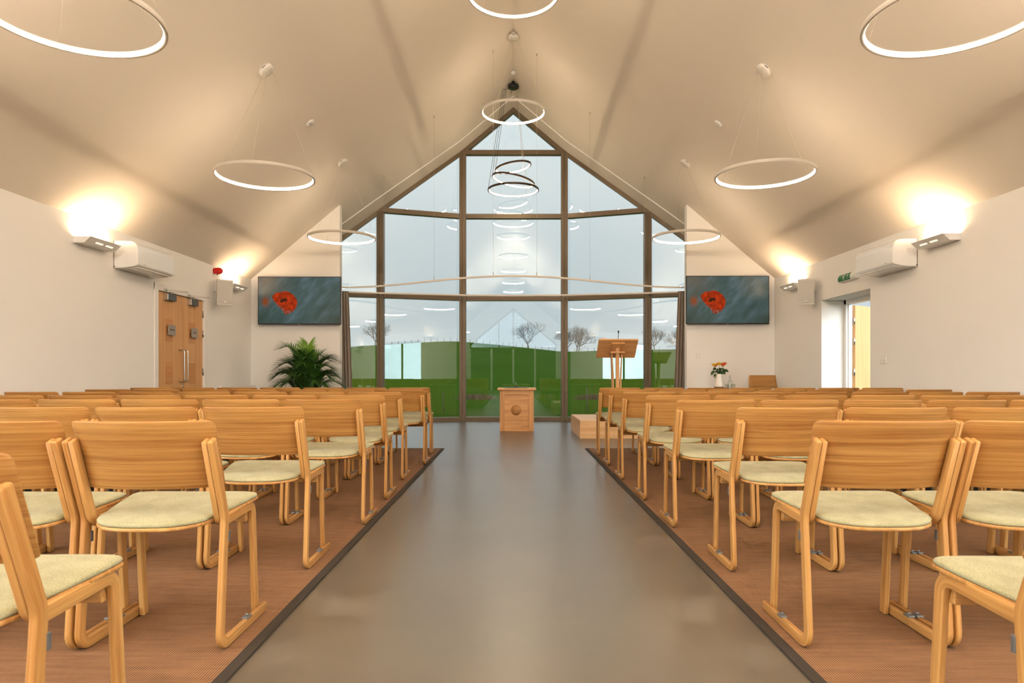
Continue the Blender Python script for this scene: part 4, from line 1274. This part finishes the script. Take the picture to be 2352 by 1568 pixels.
# ------------------------------------------------------------------ oak console in the aisle
YC = 11.58; xc = X(1187, YC)
t = thing('console_cabinet', 'oak console cabinet with round speaker grille standing at the head of aisle', 'cabinet', (xc, YC, 0))
hwid = .287; zt = .694; dp = .62
m = MB()
m.box(-hwid, -hwid + .075, 0, .03, 0, zt, .002, grain=2); m.box(hwid - .08, hwid, 0, .03, 0, zt, .002, grain=2)
m.box(-hwid + .075, hwid - .08, 0, .03, zt - .075, zt, .001, grain=0); m.box(-hwid + .075, hwid - .08, 0.004, .03, 0, .012, .001, grain=0)
m.build('face_frame', M['oak_lectern'], t)
m = MB(); m.box(-hwid + .075, hwid - .08, .022, .034, .0, zt - .07, 0, grain=0); m.build('front_panel', M['oak_lectern'], t)
m = MB(); m.box(-hwid, -hwid + .02, .03, dp, 0, zt, .002, grain=2); m.box(hwid - .02, hwid, .03, dp, 0, zt, .002, grain=2); m.box(-hwid + .02, hwid - .02, dp - .02, dp, 0, zt, 0.0, grain=2)
m.build('carcass', M['oak_lectern'], t)
m = MB(); m.box(-hwid - .045, hwid + .045, -.045, dp + .03, zt, zt + .036, .010, grain=0, seg=3); top = m.build('top', M['oak_lectern'], t)
m = MB(); m.lathe([(.089, .0225), (.089, .0195), (.0, .0195)], (-.012, 0, .355), 40, 'y', cap1=False); m.build('speaker_grille', M['oak_inlay'], t)
m = MB()
for i in range(-7, 8):
    for k in range(-7, 8):
        if math.hypot(i, k) < 7.3: m.lathe([(.0024, .0192), (.0, .0192)], (-.012 + i*.0115, 0, .355 + k*.0115), 6, 'y', cap1=False)
m.build('grille_holes', M['brown_glaze'], t)
m = MB(); m.box(-.215, .185, .03, .47, zt + .036, zt + .044, .002); m.build('touch_panel', M['black'], t)
m = MB(); m.box(-.19, -.13, .07, .13, zt + .044, zt + .0455, .0005); m.box(.10, .16, .07, .13, zt + .044, zt + .0455, .0005); m.build('key_pad', M['grey_slot'], t)
m = MB(); m.lathe([(.028, 0), (.028, .012), (.012, .02)], (-.014, .40, zt + .044), 20); m.build('microphone_base', M['black'], t)
m = MB(); m.tube([(-.014, .40, zt + .06), (-.014, .40, zt + .13)], .007, 10); m.build('microphone_stem', M['steel'], t)

# ------------------------------------------------------------------ platform and lectern
t = thing('platform', 'low pale oak platform on the floor under the lectern', 'platform', (1.0, 10.24, 0))
m = MB(); m.box(0, 1.25, 0, 1.6, 0, .252, .002, grain=0); m.build('box', M['oak_pale'], t)
m = MB()
for k in range(9): m.box(.004, 1.246, .004 + .177*k, .178 + .177*k, .252, .272, .002, grain=0)
m.build('deck', M['oak_pale'], t)

LX, LY, LZ = X(1416, 10.72), 10.72, .272
t = thing('lectern', 'tall oak lectern with sloping desk and black gooseneck microphone', 'lectern', (LX, LY, LZ))
# desk: high edge toward the chairs
ya, za2 = 10.50 - LY, Z(781, 10.50) - LZ
yb, zb2 = 10.83 - LY, Z(821.5, 10.83) - LZ
d = Vector((0, yb - ya, zb2 - za2)); ln = d.length; ang = math.atan2(zb2 - za2, yb - ya)
m = MB(); m.box(-.305, .305, 0, ln, -.0, .028, .003, grain=0)
desk = m.build('desk', M['oak_lectern'], t); desk.location = (0, ya, za2 - .0); desk.rotation_euler = (ang, 0, 0)
m = MB(); m.box(-.305, .305, ln - .02, ln, .028, .06, .003, grain=0); m.build('book_ledge', M['oak_lectern'], desk)
m = MB(); m.box(-.10, .10, .05, ln - .1, -.03, 0, .003, grain=1); m.build('desk_bearer', M['oak_lectern'], desk)
m = MB(); m.box(-.026, .026, -.12, -.065, .0, 1.10, .003, grain=2); m.build('post', M['oak_lectern'], t)
m = MB(); m.box(-.11, .11, -.14, .04, 1.02, 1.045, .003, grain=0); m.build('cross_piece', M['oak_lectern'], t)
for sx in (-1, 1):
    # tapering side boards that splay towards the foot and twist
    rows = []; uvs = []
    for i in range(13):
        f = i/12; z = 1.02*(1 - f)
        w = .05 + .19*f
        xo = sx*(.075 - .045*math.sin(f*PI*.55) + .05*f*f)
        tw = sx*(.25*(1 - f))
        r = []
        for k in (0, 1):
            q = (k - .5)*w
            r.append((xo + q*math.sin(tw)*.5, -.02 + q + .05*f, z))
        rows.append(r); uvs.append([(z, 0), (z, w)])
    m = MB(); m.slab(rows, lambda i, k, sx=sx: Vector((sx*.018, 0, 0)), uvs); m.build('side_board', M['oak_lectern'], t)
m = MB(); m.box(-.16, .16, -.16, .22, 0, .025, .004, grain=0); m.build('foot_plate', M['oak_lectern'], t)
m = MB(); m.lathe([(.016, 0), (.016, .012), (.006, .02)], (.0, .05, .028), 14); m.build('microphone_socket', M['black'], desk)
m = MB(); mx_, my_, mz_ = 0.0, ya + .05, za2 + .02
m.tube([(mx_, my_, mz_ + .0), (mx_, my_ - .005, mz_ + .06), (mx_ + .005, my_ + .005, mz_ + .10)], .0045, 8)
m.tube([(mx_ + .005, my_ + .005, mz_ + .095), (mx_ + .007, my_ + .012, mz_ + .128)], [.010, .013], 10)
m.build('gooseneck_microphone', M['black'], t)
m = MB(); m.box(-.035, .035, 0, .03, 0, .04, .003)
o = m.build('white_box', M['white'], None, (X(1387.5, 10.56), 10.54, LZ + za2 + .012)); o.rotation_euler = (ang, 0, 0)
tag(o, 'tiny white box resting on the lectern desk beside the microphone', 'box')

# ------------------------------------------------------------------ table, vase, roses, carafe
TX, TY_, TZt = 3.50, 11.42, .715
t = thing('side_table', 'small oak side table under the vase behind the right chairs', 'table', (TX, TY_, 0))
m = MB(); m.box(-.34, .34, -.24, .24, TZt - .03, TZt, .004, grain=0); m.build('table_top', M['oak'], t)
m = MB(); m.box(-.29, .29, -.19, .19, TZt - .10, TZt - .03, .002, grain=0); m.build('apron', M['oak'], t)
for sx in (-1, 1):
    for sy in (-1, 1):
        m = MB(); m.box(sx*.28 - .022, sx*.28 + .022, sy*.18 - .022, sy*.18 + .022, 0, TZt - .03, .004, grain=2); m.build('leg', M['oak'], t)
VX_, VY_ = X(1651, 11.38), 11.38
t = thing('vase', 'cream two-handled vase with dark brown foot on the side table', 'vase', (VX_, VY_, TZt))
m = MB(); m.lathe([(.070, .036), (.078, .040), (.072, .075), (.058, .14), (.046, .20), (.040, .245), (.040, .256), (.035, .256), (.036, .20), (.045, .14), (.055, .06)], (0, 0, 0), 32, cap1=True); m.build('body', M['ceramic'], t)
m = MB(); m.lathe([(.066, 0), (.070, .004), (.0785, .036), (.0785, .040)], (0, 0, 0), 32); m.build('glazed_foot', M['brown_glaze'], t)
for sx in (-1, 1):
    m = MB(); m.tube([(sx*(.050 + .024*math.sin(a)), 0, .195 + .022*math.cos(a)) for a in [PI*k/10 for k in range(11)]], .0045, 8); m.build('handle', M['ceramic'], t)
def rose(px, py, dy, mat, lab):
    bx, bz = X(px, VY_), Z(py, VY_)
    t = thing('rose', lab, 'flower', (VX_, VY_ + dy*.2, TZt + .06), 0, 'roses in the cream vase')
    ex, ez = bx - VX_, bz - (TZt + .06)
    m = MB()
    for ring, (rr, hh, n) in enumerate(((.012, .034, 3), (.024, .036, 5), (.036, .030, 6))):
        for k in range(n):
            a0 = 2*PI*k/n + ring*.6; rows = []
            for i in range(5):
                f = i/4; r = []
                for j in range(5):
                    g = (j - 2)/2*(.75 if ring else 1.2)
                    rad = rr*(.35 + .75*f - (.15*f*f if ring < 2 else -.15*f*f))
                    r.append((ex + rad*math.cos(a0 + g), dy*.8 + rad*math.sin(a0 + g), ez - .022 + hh*1.35*f*(1 - .12*abs(g)) ))
                rows.append(r)
            m.slab(rows, lambda i, k: Vector((0, 0, .0012)))
    m.lathe([(.004, -.026), (.014, -.02), (.016, -.01), (.004, .012)], (ex, dy*.8, ez), 10)
    m.build('bloom', mat, t)
    m = MB(); m.tube([(0, 0, 0), (ex*.3, dy*.3, .2), (ex*.95, dy*.75, ez - .03)], .0028, 6); m.build('stem', M['rose_leaf'], t)
    return t
rose(1639, 838, -.02, M['yellow_petal'], 'yellow rose farthest left in the cream vase')
rose(1650, 835.5, -.03, M['yellow_petal'], 'yellow rose in the middle of the vase beside the orange blooms')
rose(1644.5, 838.5, .03, M['orange_petal'], 'small orange rose between the two yellow roses')
rose(1658.5, 838, -.03, M['orange_petal'], 'orange rose lower than its neighbour, right of the yellow roses')
rose(1664, 835.5, .0, M['orange_petal'], 'orange rose highest on the right of the vase')
# leaf sprays belong to the roses: a cut stem of foliage
t = thing('rose_foliage', 'dark green leafy sprays spilling over the vase rim', 'foliage', (VX_, VY_, TZt + .08))
m = MB()
for px, py, ln, a, el in ((1640, 846, .075, 2.6, .2), (1637, 855, .08, 3.3, -.8), (1643, 862, .06, 3.4, -1.2), (1648, 848, .075, 1.9, .4), (1655, 846, .08, 1.2, .5), (1661, 847, .07, .7, .5), (1668, 850, .085, .1, -.05), (1663, 854, .06, .2, -.9), (1651, 856, .07, -1.2, -.2), (1657, 855, .07, -.8, -.2), (1645, 852, .07, -2.0, .1), (1653, 851, .075, 2.2, .2), (1659, 851, .07, -1.6, .3)):
    cx, cz = X(px, VY_) - VX_, Z(py, VY_) - (TZt + .08); cyv = -.02*math.sin(a*3)
    D = Vector((math.cos(a)*math.cos(el), .5*math.sin(a*2), math.sin(el))).normalized()
    S = D.cross(Vector((0, -1, .25))).normalized(); rows = []
    for i in range(7):
        f = i/6; wv = .026*math.sin(PI*min(1, f*.9 + .08))**.8*(1 if i < 6 else .05)
        c0 = Vector((cx, cyv, cz)) + D*(f - .5)*ln + Vector((0, 0, -.02*f*f))
        rows.append([c0 - S*wv, c0 + Vector((0, .004, -.003)), c0 + S*wv])
    m.slab(rows, lambda i, k: Vector((0, .0012, 0)))
    m.tube([(0, 0, 0), (cx*.4, cyv, max(cz, .17)*.6 + .05), (cx - D.x*ln*.5, cyv, cz - D.z*ln*.5)], .0016, 5)
m.build('leaves', M['rose_leaf'], t)
# carafe and tumblers
CX, CY = X(1676.5, 11.26), 11.26
t = thing('carafe', 'clear glass carafe with stopper on the side table', 'carafe', (CX, CY, TZt))
m = MB(); m.lathe([(.036, 0), (.039, .004), (.039, .11), (.034, .135), (.017, .165), (.0145, .20), (.017, .212), (.0135, .212), (.0115, .20), (.0135, .167), (.031, .133), (.036, .108), (.036, .008)], (0, 0, 0), 28); m.build('bottle', M['clear'], t)
m = MB(); m.lathe([(.011, .20), (.0112, .213), (.016, .22), (.016, .232), (.008, .24), (0, .242)], (0, 0, 0), 18, cap1=False); m.build('stopper', M['clear'], t)
for px, dy, lab in ((1669.5, .06, 'clear tumbler half hidden left of the carafe'), (1684, .03, 'clear tumbler half hidden right of the carafe')):
    m = MB(); m.lathe([(.030, 0), (.033, .09), (.031, .09), (.028, .006)], (0, 0, 0), 24)
    o = m.build('tumbler', M['clear'], None, (X(px, CY + dy), CY + dy, TZt)); tag(o, lab, 'drinking glass', 'tumblers by the carafe')

# oak armchair against the end wall
AX, AY = X(1755, 11.45), 11.45
t = thing('side_chair', 'oak chair facing the room in the right corner behind the rows', 'chair', (AX, AY, 0))
m = MB(); rows = []; uvs = []
for i in range(5):
    f = i/4; z = .735 + .215*f
    rows.append([((-1 + k/5)*(.232 - .012*f), .02 + .055*f + .02*(1 - (-1 + k/5)**2), z) for k in range(11)]); uvs.append([(k*.045, z) for k in range(11)])
m.slab(rows, lambda i, k: Vector((0, .016, 0)), uvs); m.build('backrest', M['oak_dark'], t)
for sx in (-1, 1):
    m = MB(); m.sweep([(sx*.235, .02, .003), (sx*.228, .03, .45), (sx*.214, .092, .93)], (1, 0, 0), .028, .036, .008, 3, .004, .012); m.build('rear_leg', M['oak'], t)
    m = MB(); m.sweep([(sx*.235, -.40, .003), (sx*.228, -.385, .43)], (1, 0, 0), .032, .036, .008, 3, .004, .004); m.build('front_leg', M['oak'], t)
    m = MB(); m.box(sx*.228 - .014, sx*.228 + .014, -.385, .03, .385, .43, .004, grain=1); m.build('seat_rail', M['oak'], t)
m = MB(); m.box(-.235, .235, -.41, .02, .43, .45, .006, grain=0); m.build('seat', M['oak'], t)
m = MB(); m.box(-.222, .222, -.40, .0, .45, .478, .012, seg=3); m.build('seat_pad', M['fabric'], t)

# ------------------------------------------------------------------ palm
PX, PY = X(708, 11.15), 11.15
palm = thing('potted_palm', 'bushy green palm in a pot before the left end wall', 'plant', (PX, PY, 0))
m = MB(); m.lathe([(.13, 0), (.15, .02), (.185, .36), (.19, .38), (.175, .38), (.17, .345), (.12, .03)], (0, 0, 0), 32); m.build('pot', M['pot'], palm)
m = MB(); m.lathe([(.172, .345), (.0, .355)], (0, 0, 0), 24, cap1=False); m.build('soil', M['soil'], palm)
rnd = random.Random(11)
def frond(az, reach, top, droop, leaf, mat, tw=0.0, base=(0, 0)):
    """arching frond: reach outwards, highest point, tip drop"""
    m = MB(); n = 26
    pts = []
    b0 = Vector((base[0], base[1], .35))
    ca, sa = math.cos(az), math.sin(az)
    for i in range(n + 1):
        f = i/n
        rr = reach*(f**1.35)
        zz = .35 + (top - .35)*(1 - (1 - f)**1.8) - droop*max(0, f - .55)**2/.2025
        pts.append(Vector((b0.x + ca*rr, b0.y + sa*rr, zz)))
    m.tube(pts, [.0065*(1 - .8*i/n) for i in range(n + 1)], 6)
    side = Vector((-sa, ca, 0))
    for i in range(8, n + 1):
        f = (i - 8)/(n - 8)
        for sg in (-1, 1):
            for sub in (0, .5):
                if i + sub > n: continue
                p = pts[i].lerp(pts[min(n, i+1)], sub)
                T = (pts[min(n, i+1)] - pts[i-1]).normalized()
                up = side.cross(T).normalized()
                if up.z < 0: up = -up
                L = leaf*(.45 + .55*math.sin(PI*min(1, .12 + f*.8)))*rnd.uniform(.85, 1.1)
                d = (side*sg*(.80 - .35*f) + T*(.62 + .45*f) + up*(.28 - .12*f)).normalized()
                w = .0105*(1 - .3*f)
                wv = T.cross(d).cross(d).normalized()
                rows = []
                for q in range(5):
                    g = q/4
                    c = p + d*L*g + Vector((0, 0, -1))*L*(.22 + droop*.3)*g*g
                    ww = w*(1 - .92*g**2.2)*(0.5 if q == 0 else 1)
                    rows.append([c - wv*ww, c - up*ww*.35, c + wv*ww])
                m.grid(rows, None)
    m.build('frond', mat, palm, recalc=False)
Fr = [(2.9, .44, 1.47, .06, .30), (.22, .46, 1.30, .10, .28), (1.4, .08, 1.42, .0, .34), (3.35, .44, 1.22, .10, .32), (2.6, .40, 1.14, .08, .32),
      (-.15, .40, 1.16, .08, .32), (.6, .34, 1.26, .06, .32), (-2.4, .36, 1.22, .06, .32), (-.9, .34, 1.18, .06, .32), (-1.5, .26, 1.20, .05, .32),
      (3.1, .46, 1.08, .12, .30), (.05, .44, 1.06, .12, .30), (-2.9, .44, 1.06, .12, .30), (-.45, .42, 1.04, .12, .30), (-1.8, .38, 1.06, .10, .32),
      (2.2, .26, 1.30, .05, .32), (.9, .26, 1.32, .05, .32), (-1.2, .20, 1.28, .04, .32), (-2.0, .20, 1.30, .04, .32), (2.0, .16, 1.36, .02, .32),
      (3.0, .50, .92, .16, .28), (.2, .54, .92, .14, .28), (-2.6, .44, .92, .14, .30), (-.6, .44, .92, .14, .30), (-1.1, .36, .95, .10, .32), (-2.2, .36, .95, .10, .32), (-1.6, .22, 1.05, .05, .34), (3.3, .34, 1.04, .05, .32), (-.2, .34, 1.0, .05, .32)]
for k, (az, re, tp, dr, lf) in enumerate(Fr):
    frond(az, re, tp, dr, lf, M['palm_young'] if k in (2, 19) else M['palm'], 0, (rnd.uniform(-.05, .05), rnd.uniform(-.05, .05)))

# ------------------------------------------------------------------ outdoors: pasture, trees, stakes
crest_tab = [(-800, 812), (500, 806), (700, 804), (800, 800), (856, 794.7), (944, 788), (1036, 784), (1071, 784.5), (1084, 785.6), (1138, 790.8), (1215, 800), (1285, 807.6), (1364, 805), (1499, 803), (1562, 801), (1900, 796), (3500, 806)]
DH = 200.0
def crest(px):
    for (a, b), (c, d) in zip(crest_tab, crest_tab[1:]):
        if a <= px <= c:
            f = (px - a)/(c - a); f = f*f*(3 - 2*f) if c - a > 150 else f
            return b + (d - b)*f
    return 806
def ground_z(x, y):
    zc = CH + (VY - crest(VX + x*F/DH))*DH/F
    g = -.08 - 0.15*max(0, min(1, (y - 16)/20))
    t_ = (y - 46)/(DH - 46)
    if t_ <= 0: s = 0
    elif t_ <= 1: s = t_*t_*(3 - 2*t_)*.35 + t_*.65
    else: s = 1 - .35*(t_ - 1)**1.2*1.0
    return g + (zc - g)*s + .10*math.sin(x*.21 + y*.13)*min(1, max(0, (y - 20)/30))
m = MB(); rows = []
ys = [-60, -30, -16, 0, 13, 14.2, 16, 18, 21, 24, 28, 32, 37, 42, 48, 55, 64, 75, 88, 102, 118, 135, 152, 168, 182, 192, 200, 208, 225, 250]
xs = []
x = -150.0
while x <= 150.01: xs.append(x); x += 2.5 if abs(x) < 60 else 5
for y in ys: rows.append([(x, y, ground_z(x, y) if y > 13 else -.13) for x in xs])
m.grid(rows, None)
o = m.build('ground', M['grass'], None, recalc=False); o['kind'] = 'structure'

def bare_tree(px, base_py, top_py, spread, seed, label, lean=0.0, D=DH - 2, crown_low=0.17):
    r = random.Random(seed)
    x = X(px, D); z0 = ground_z(x, D) - .1; Ht = (base_py - top_py)*D/F
    t = thing('bare_tree', label, 'tree', (x, D, z0), 0, 'bare trees on the hill')
    trunk = MB(); br = MB()
    def grow(mb, p, d, ln, rad, depth):
        pts = [p]; rr = [rad]; n = 3
        q = p; dd = d
        for i in range(n):
            dd = (dd + Vector((r.uniform(-.18, .18), r.uniform(-.18, .18), r.uniform(-.05, .12)))).normalized()
            q = q + dd*ln/n; pts.append(q); rr.append(rad*(1 - .38*(i+1)/n))
        mb.tube(pts, rr, 5 if depth < 2 else 3, caps=False)
        if depth >= 6 or ln < .16: return
        k = 3 if depth else 5
        for j in range(k):
            a = 2*PI*(j + r.random()*.7)/k; tilt = r.uniform(.25, .78)*(1.25 if depth < 1 else 1)
            u = dd.orthogonal().normalized(); v = dd.cross(u)
            nd = (dd*math.cos(tilt) + (u*math.cos(a) + v*math.sin(a))*math.sin(tilt)*spread)
            nd = nd.normalized(); nd = (nd + Vector((0, 0, .10))).normalized()
            st = pts[-1] if j else pts[-1]
            if depth >= 1 and r.random() < .45: st = pts[2]
            grow(br, st, nd, (Ht*r.uniform(.24, .32) if depth == 0 else ln*r.uniform(.66, .84)), rad*.60, depth + 1)
    grow(trunk, Vector((0, 0, 0)), Vector((lean, 0, 1)).normalized(), Ht*crown_low, Ht*.036, 0)
    trunk.build('trunk', M['bark'], t, recalc=False)
    zmax = max((v[2] for v in br.v), default=1)
    ks = Ht/zmax
    br.v = [(v[0]*ks, v[1]*ks, v[2]*ks) for v in br.v]
    b = br.build('branches', M['bark'], t, recalc=False)
    for ch in t.children:
        if ch.name.startswith('trunk'): ch.scale = (ks, ks, ks)
bare_tree(1213, 800, 737, 1.25, 3, 'broad bare tree alone on the slope behind the middle pane')
bare_tree(1325, 807, 752, 1.1, 5, 'dark bare tree just right of a bronze mullion on the hill', D=188)
bare_tree(1330, 807, 744, 1.1, 9, 'tall pale bare tree beside the darker one on the hill', crown_low=.24)
bare_tree(1303, 808, 750, 1.0, 21, 'bare tree mostly hidden by the mullion right of the middle pane', D=177)
bare_tree(862, 795, 730, 1.2, 14, 'bare tree seen in the narrow pane on the left of window')
bare_tree(1503, 803, 748, 1.2, 31, 'bare tree seen beside the outer mullion right of the lectern')
bare_tree(1561, 801, 750, 1.2, 40, 'bare tree at the right curtain edge of the window')
for px, y0, y1, lab in ((1348, 945, 890, 'thin wooden stake in the grass right of the middle pane'), (1018, 946, 898, 'thin wooden stake in the grass left of the middle pane')):
    D = 1.06*F/(y0 - VY); x = X(px, D)
    m = MB(); m.tube([(0, 0, -.1), (0.005, 0, (y0 - y1)*D/F)], .014, 6)
    o = m.build('wooden_stake', M['stake'], None, (x, D, ground_z(x, D))); tag(o, lab, 'stake', 'stakes in the grass')
# fence posts along the crest
fp = thing('field_fence', 'line of tiny fence posts along the hill crest', 'fence', (0, DH - 3, 0))
for k, px in enumerate(range(900, 1420, 15)):
    x = X(px, DH - 3); zz = ground_z(x, DH - 3)
    m = MB(); m.box(x - .05, x + .05, -.05, .05, zz - .1, zz + .9); m.build('post', M['stake'], fp)
for dz in (.4, .8):
    m = MB(); m.tube([(X(px, DH - 3), 0, ground_z(X(px, DH - 3), DH - 3) + dz) for px in range(900, 1420, 15)], .012, 4); m.build('fence_wire', M['wire'], fp)
# rough dry tussock
m = MB(); r2 = random.Random(3)
for k in range(900):
    a = r2.gauss(0, .40); b = r2.gauss(0, .25); h = r2.uniform(.12, .34)
    dx = r2.uniform(-.12, .12); o = len(m.v)
    m.v += [(a - .012, b, 0), (a + .012, b, 0), (a + dx, b + r2.uniform(-.06, .06), h)]; m.face((o, o+1, o+2))
D = 33.0
for px, lab in ((1366, 'patch of dry brown grass outside beyond the lectern'), (1093, 'patch of dry brown grass outside left of the console')):
    o = m.build('dry_grass', M['dry_grass'], None, (X(px, D), D, ground_z(X(px, D), D) - .02), recalc=False); tag(o, lab, 'dry grass', 'dry grass patches', 'stuff')

# ------------------------------------------------------------------ sky
w = bpy.data.worlds.new('overcast'); bpy.context.scene.world = w; w.use_nodes = True
nt = w.node_tree; nt.nodes.clear(); N = nt.nodes.new; L = nt.links.new
out = N('ShaderNodeOutputWorld'); bg = N('ShaderNodeBackground')
tc = N('ShaderNodeTexCoord')
sepn = N('ShaderNodeSeparateXYZ'); L(tc.outputs['Generated'], sepn.inputs[0])
ramp = N('ShaderNodeValToRGB')
ramp.color_ramp.elements[0].position = 0.0; ramp.color_ramp.elements[0].color = (0.64, 0.71, 0.74, 1)
ramp.color_ramp.elements[1].position = 0.35; ramp.color_ramp.elements[1].color = (0.92, 0.97, 0.99, 1)
e = ramp.color_ramp.elements.new(.12); e.color = (0.62, 0.70, 0.74, 1)
L(sepn.outputs[2], ramp.inputs[0])
# bright sky patches behind the camera, right and left, added to light the room
def glow(v, amount, lo=.25):
    dt = N('ShaderNodeVectorMath'); dt.operation = 'DOT_PRODUCT'; L(tc.outputs['Generated'], dt.inputs[0]); dt.inputs[1].default_value = Vector(v).normalized()
    mr = N('ShaderNodeMapRange'); mr.interpolation_type = 'SMOOTHSTEP'; mr.inputs['From Min'].default_value = lo; mr.inputs['From Max'].default_value = 1.0
    mr.inputs['To Min'].default_value = 0.0; mr.inputs['To Max'].default_value = amount
    L(dt.outputs['Value'], mr.inputs['Value']); return mr.outputs[0]
g1 = glow((.75, -.66, .22), 10.0, .62); g2 = glow((-.75, -.66, .22), 14.0, .62)
a1 = N('ShaderNodeMath'); a1.operation = 'ADD'; L(g1, a1.inputs[0]); L(g2, a1.inputs[1])
mr = N('ShaderNodeMath'); mr.operation = 'ADD'; mr.inputs[1].default_value = 1.0; L(a1.outputs[0], mr.inputs[0])
L(ramp.outputs[0], bg.inputs['Color']); L(mr.outputs[0], bg.inputs['Strength']); L(bg.outputs[0], out.inputs[0])

# ------------------------------------------------------------------ camera and view
cam = bpy.data.cameras.new('camera'); co = bpy.data.objects.new('camera', cam); C.objects.link(co)
co.location = (0, 0, CH); co.rotation_euler = (PI/2, 0, 0)
cam.sensor_width = 36.0; cam.lens = 36.0*F/W
cam.shift_x = -(VX - W/2)/W; cam.shift_y = (VY - H/2)/W
cam.clip_end = 600
cam.dof.use_dof = True; cam.dof.focus_distance = 4.6; cam.dof.aperture_fstop = 6.3
sc = bpy.context.scene
sc.camera = co
sc.view_settings.view_transform = 'Standard'; sc.view_settings.look = 'None'
sc.view_settings.gamma = 1.0; sc.view_settings.use_curve_mapping = False
sc.view_settings.exposure = 0.0
sc.cycles.max_bounces = 7; sc.cycles.diffuse_bounces = 4; sc.cycles.glossy_bounces = 3; sc.cycles.transparent_max_bounces = 12
sc.cycles.transmission_bounces = 8
sc.cycles.sample_clamp_indirect = 8.0
sc.cycles.use_denoising = True
sc.cycles.use_adaptive_sampling = True; sc.cycles.adaptive_threshold = 0.12; sc.cycles.adaptive_min_samples = 20
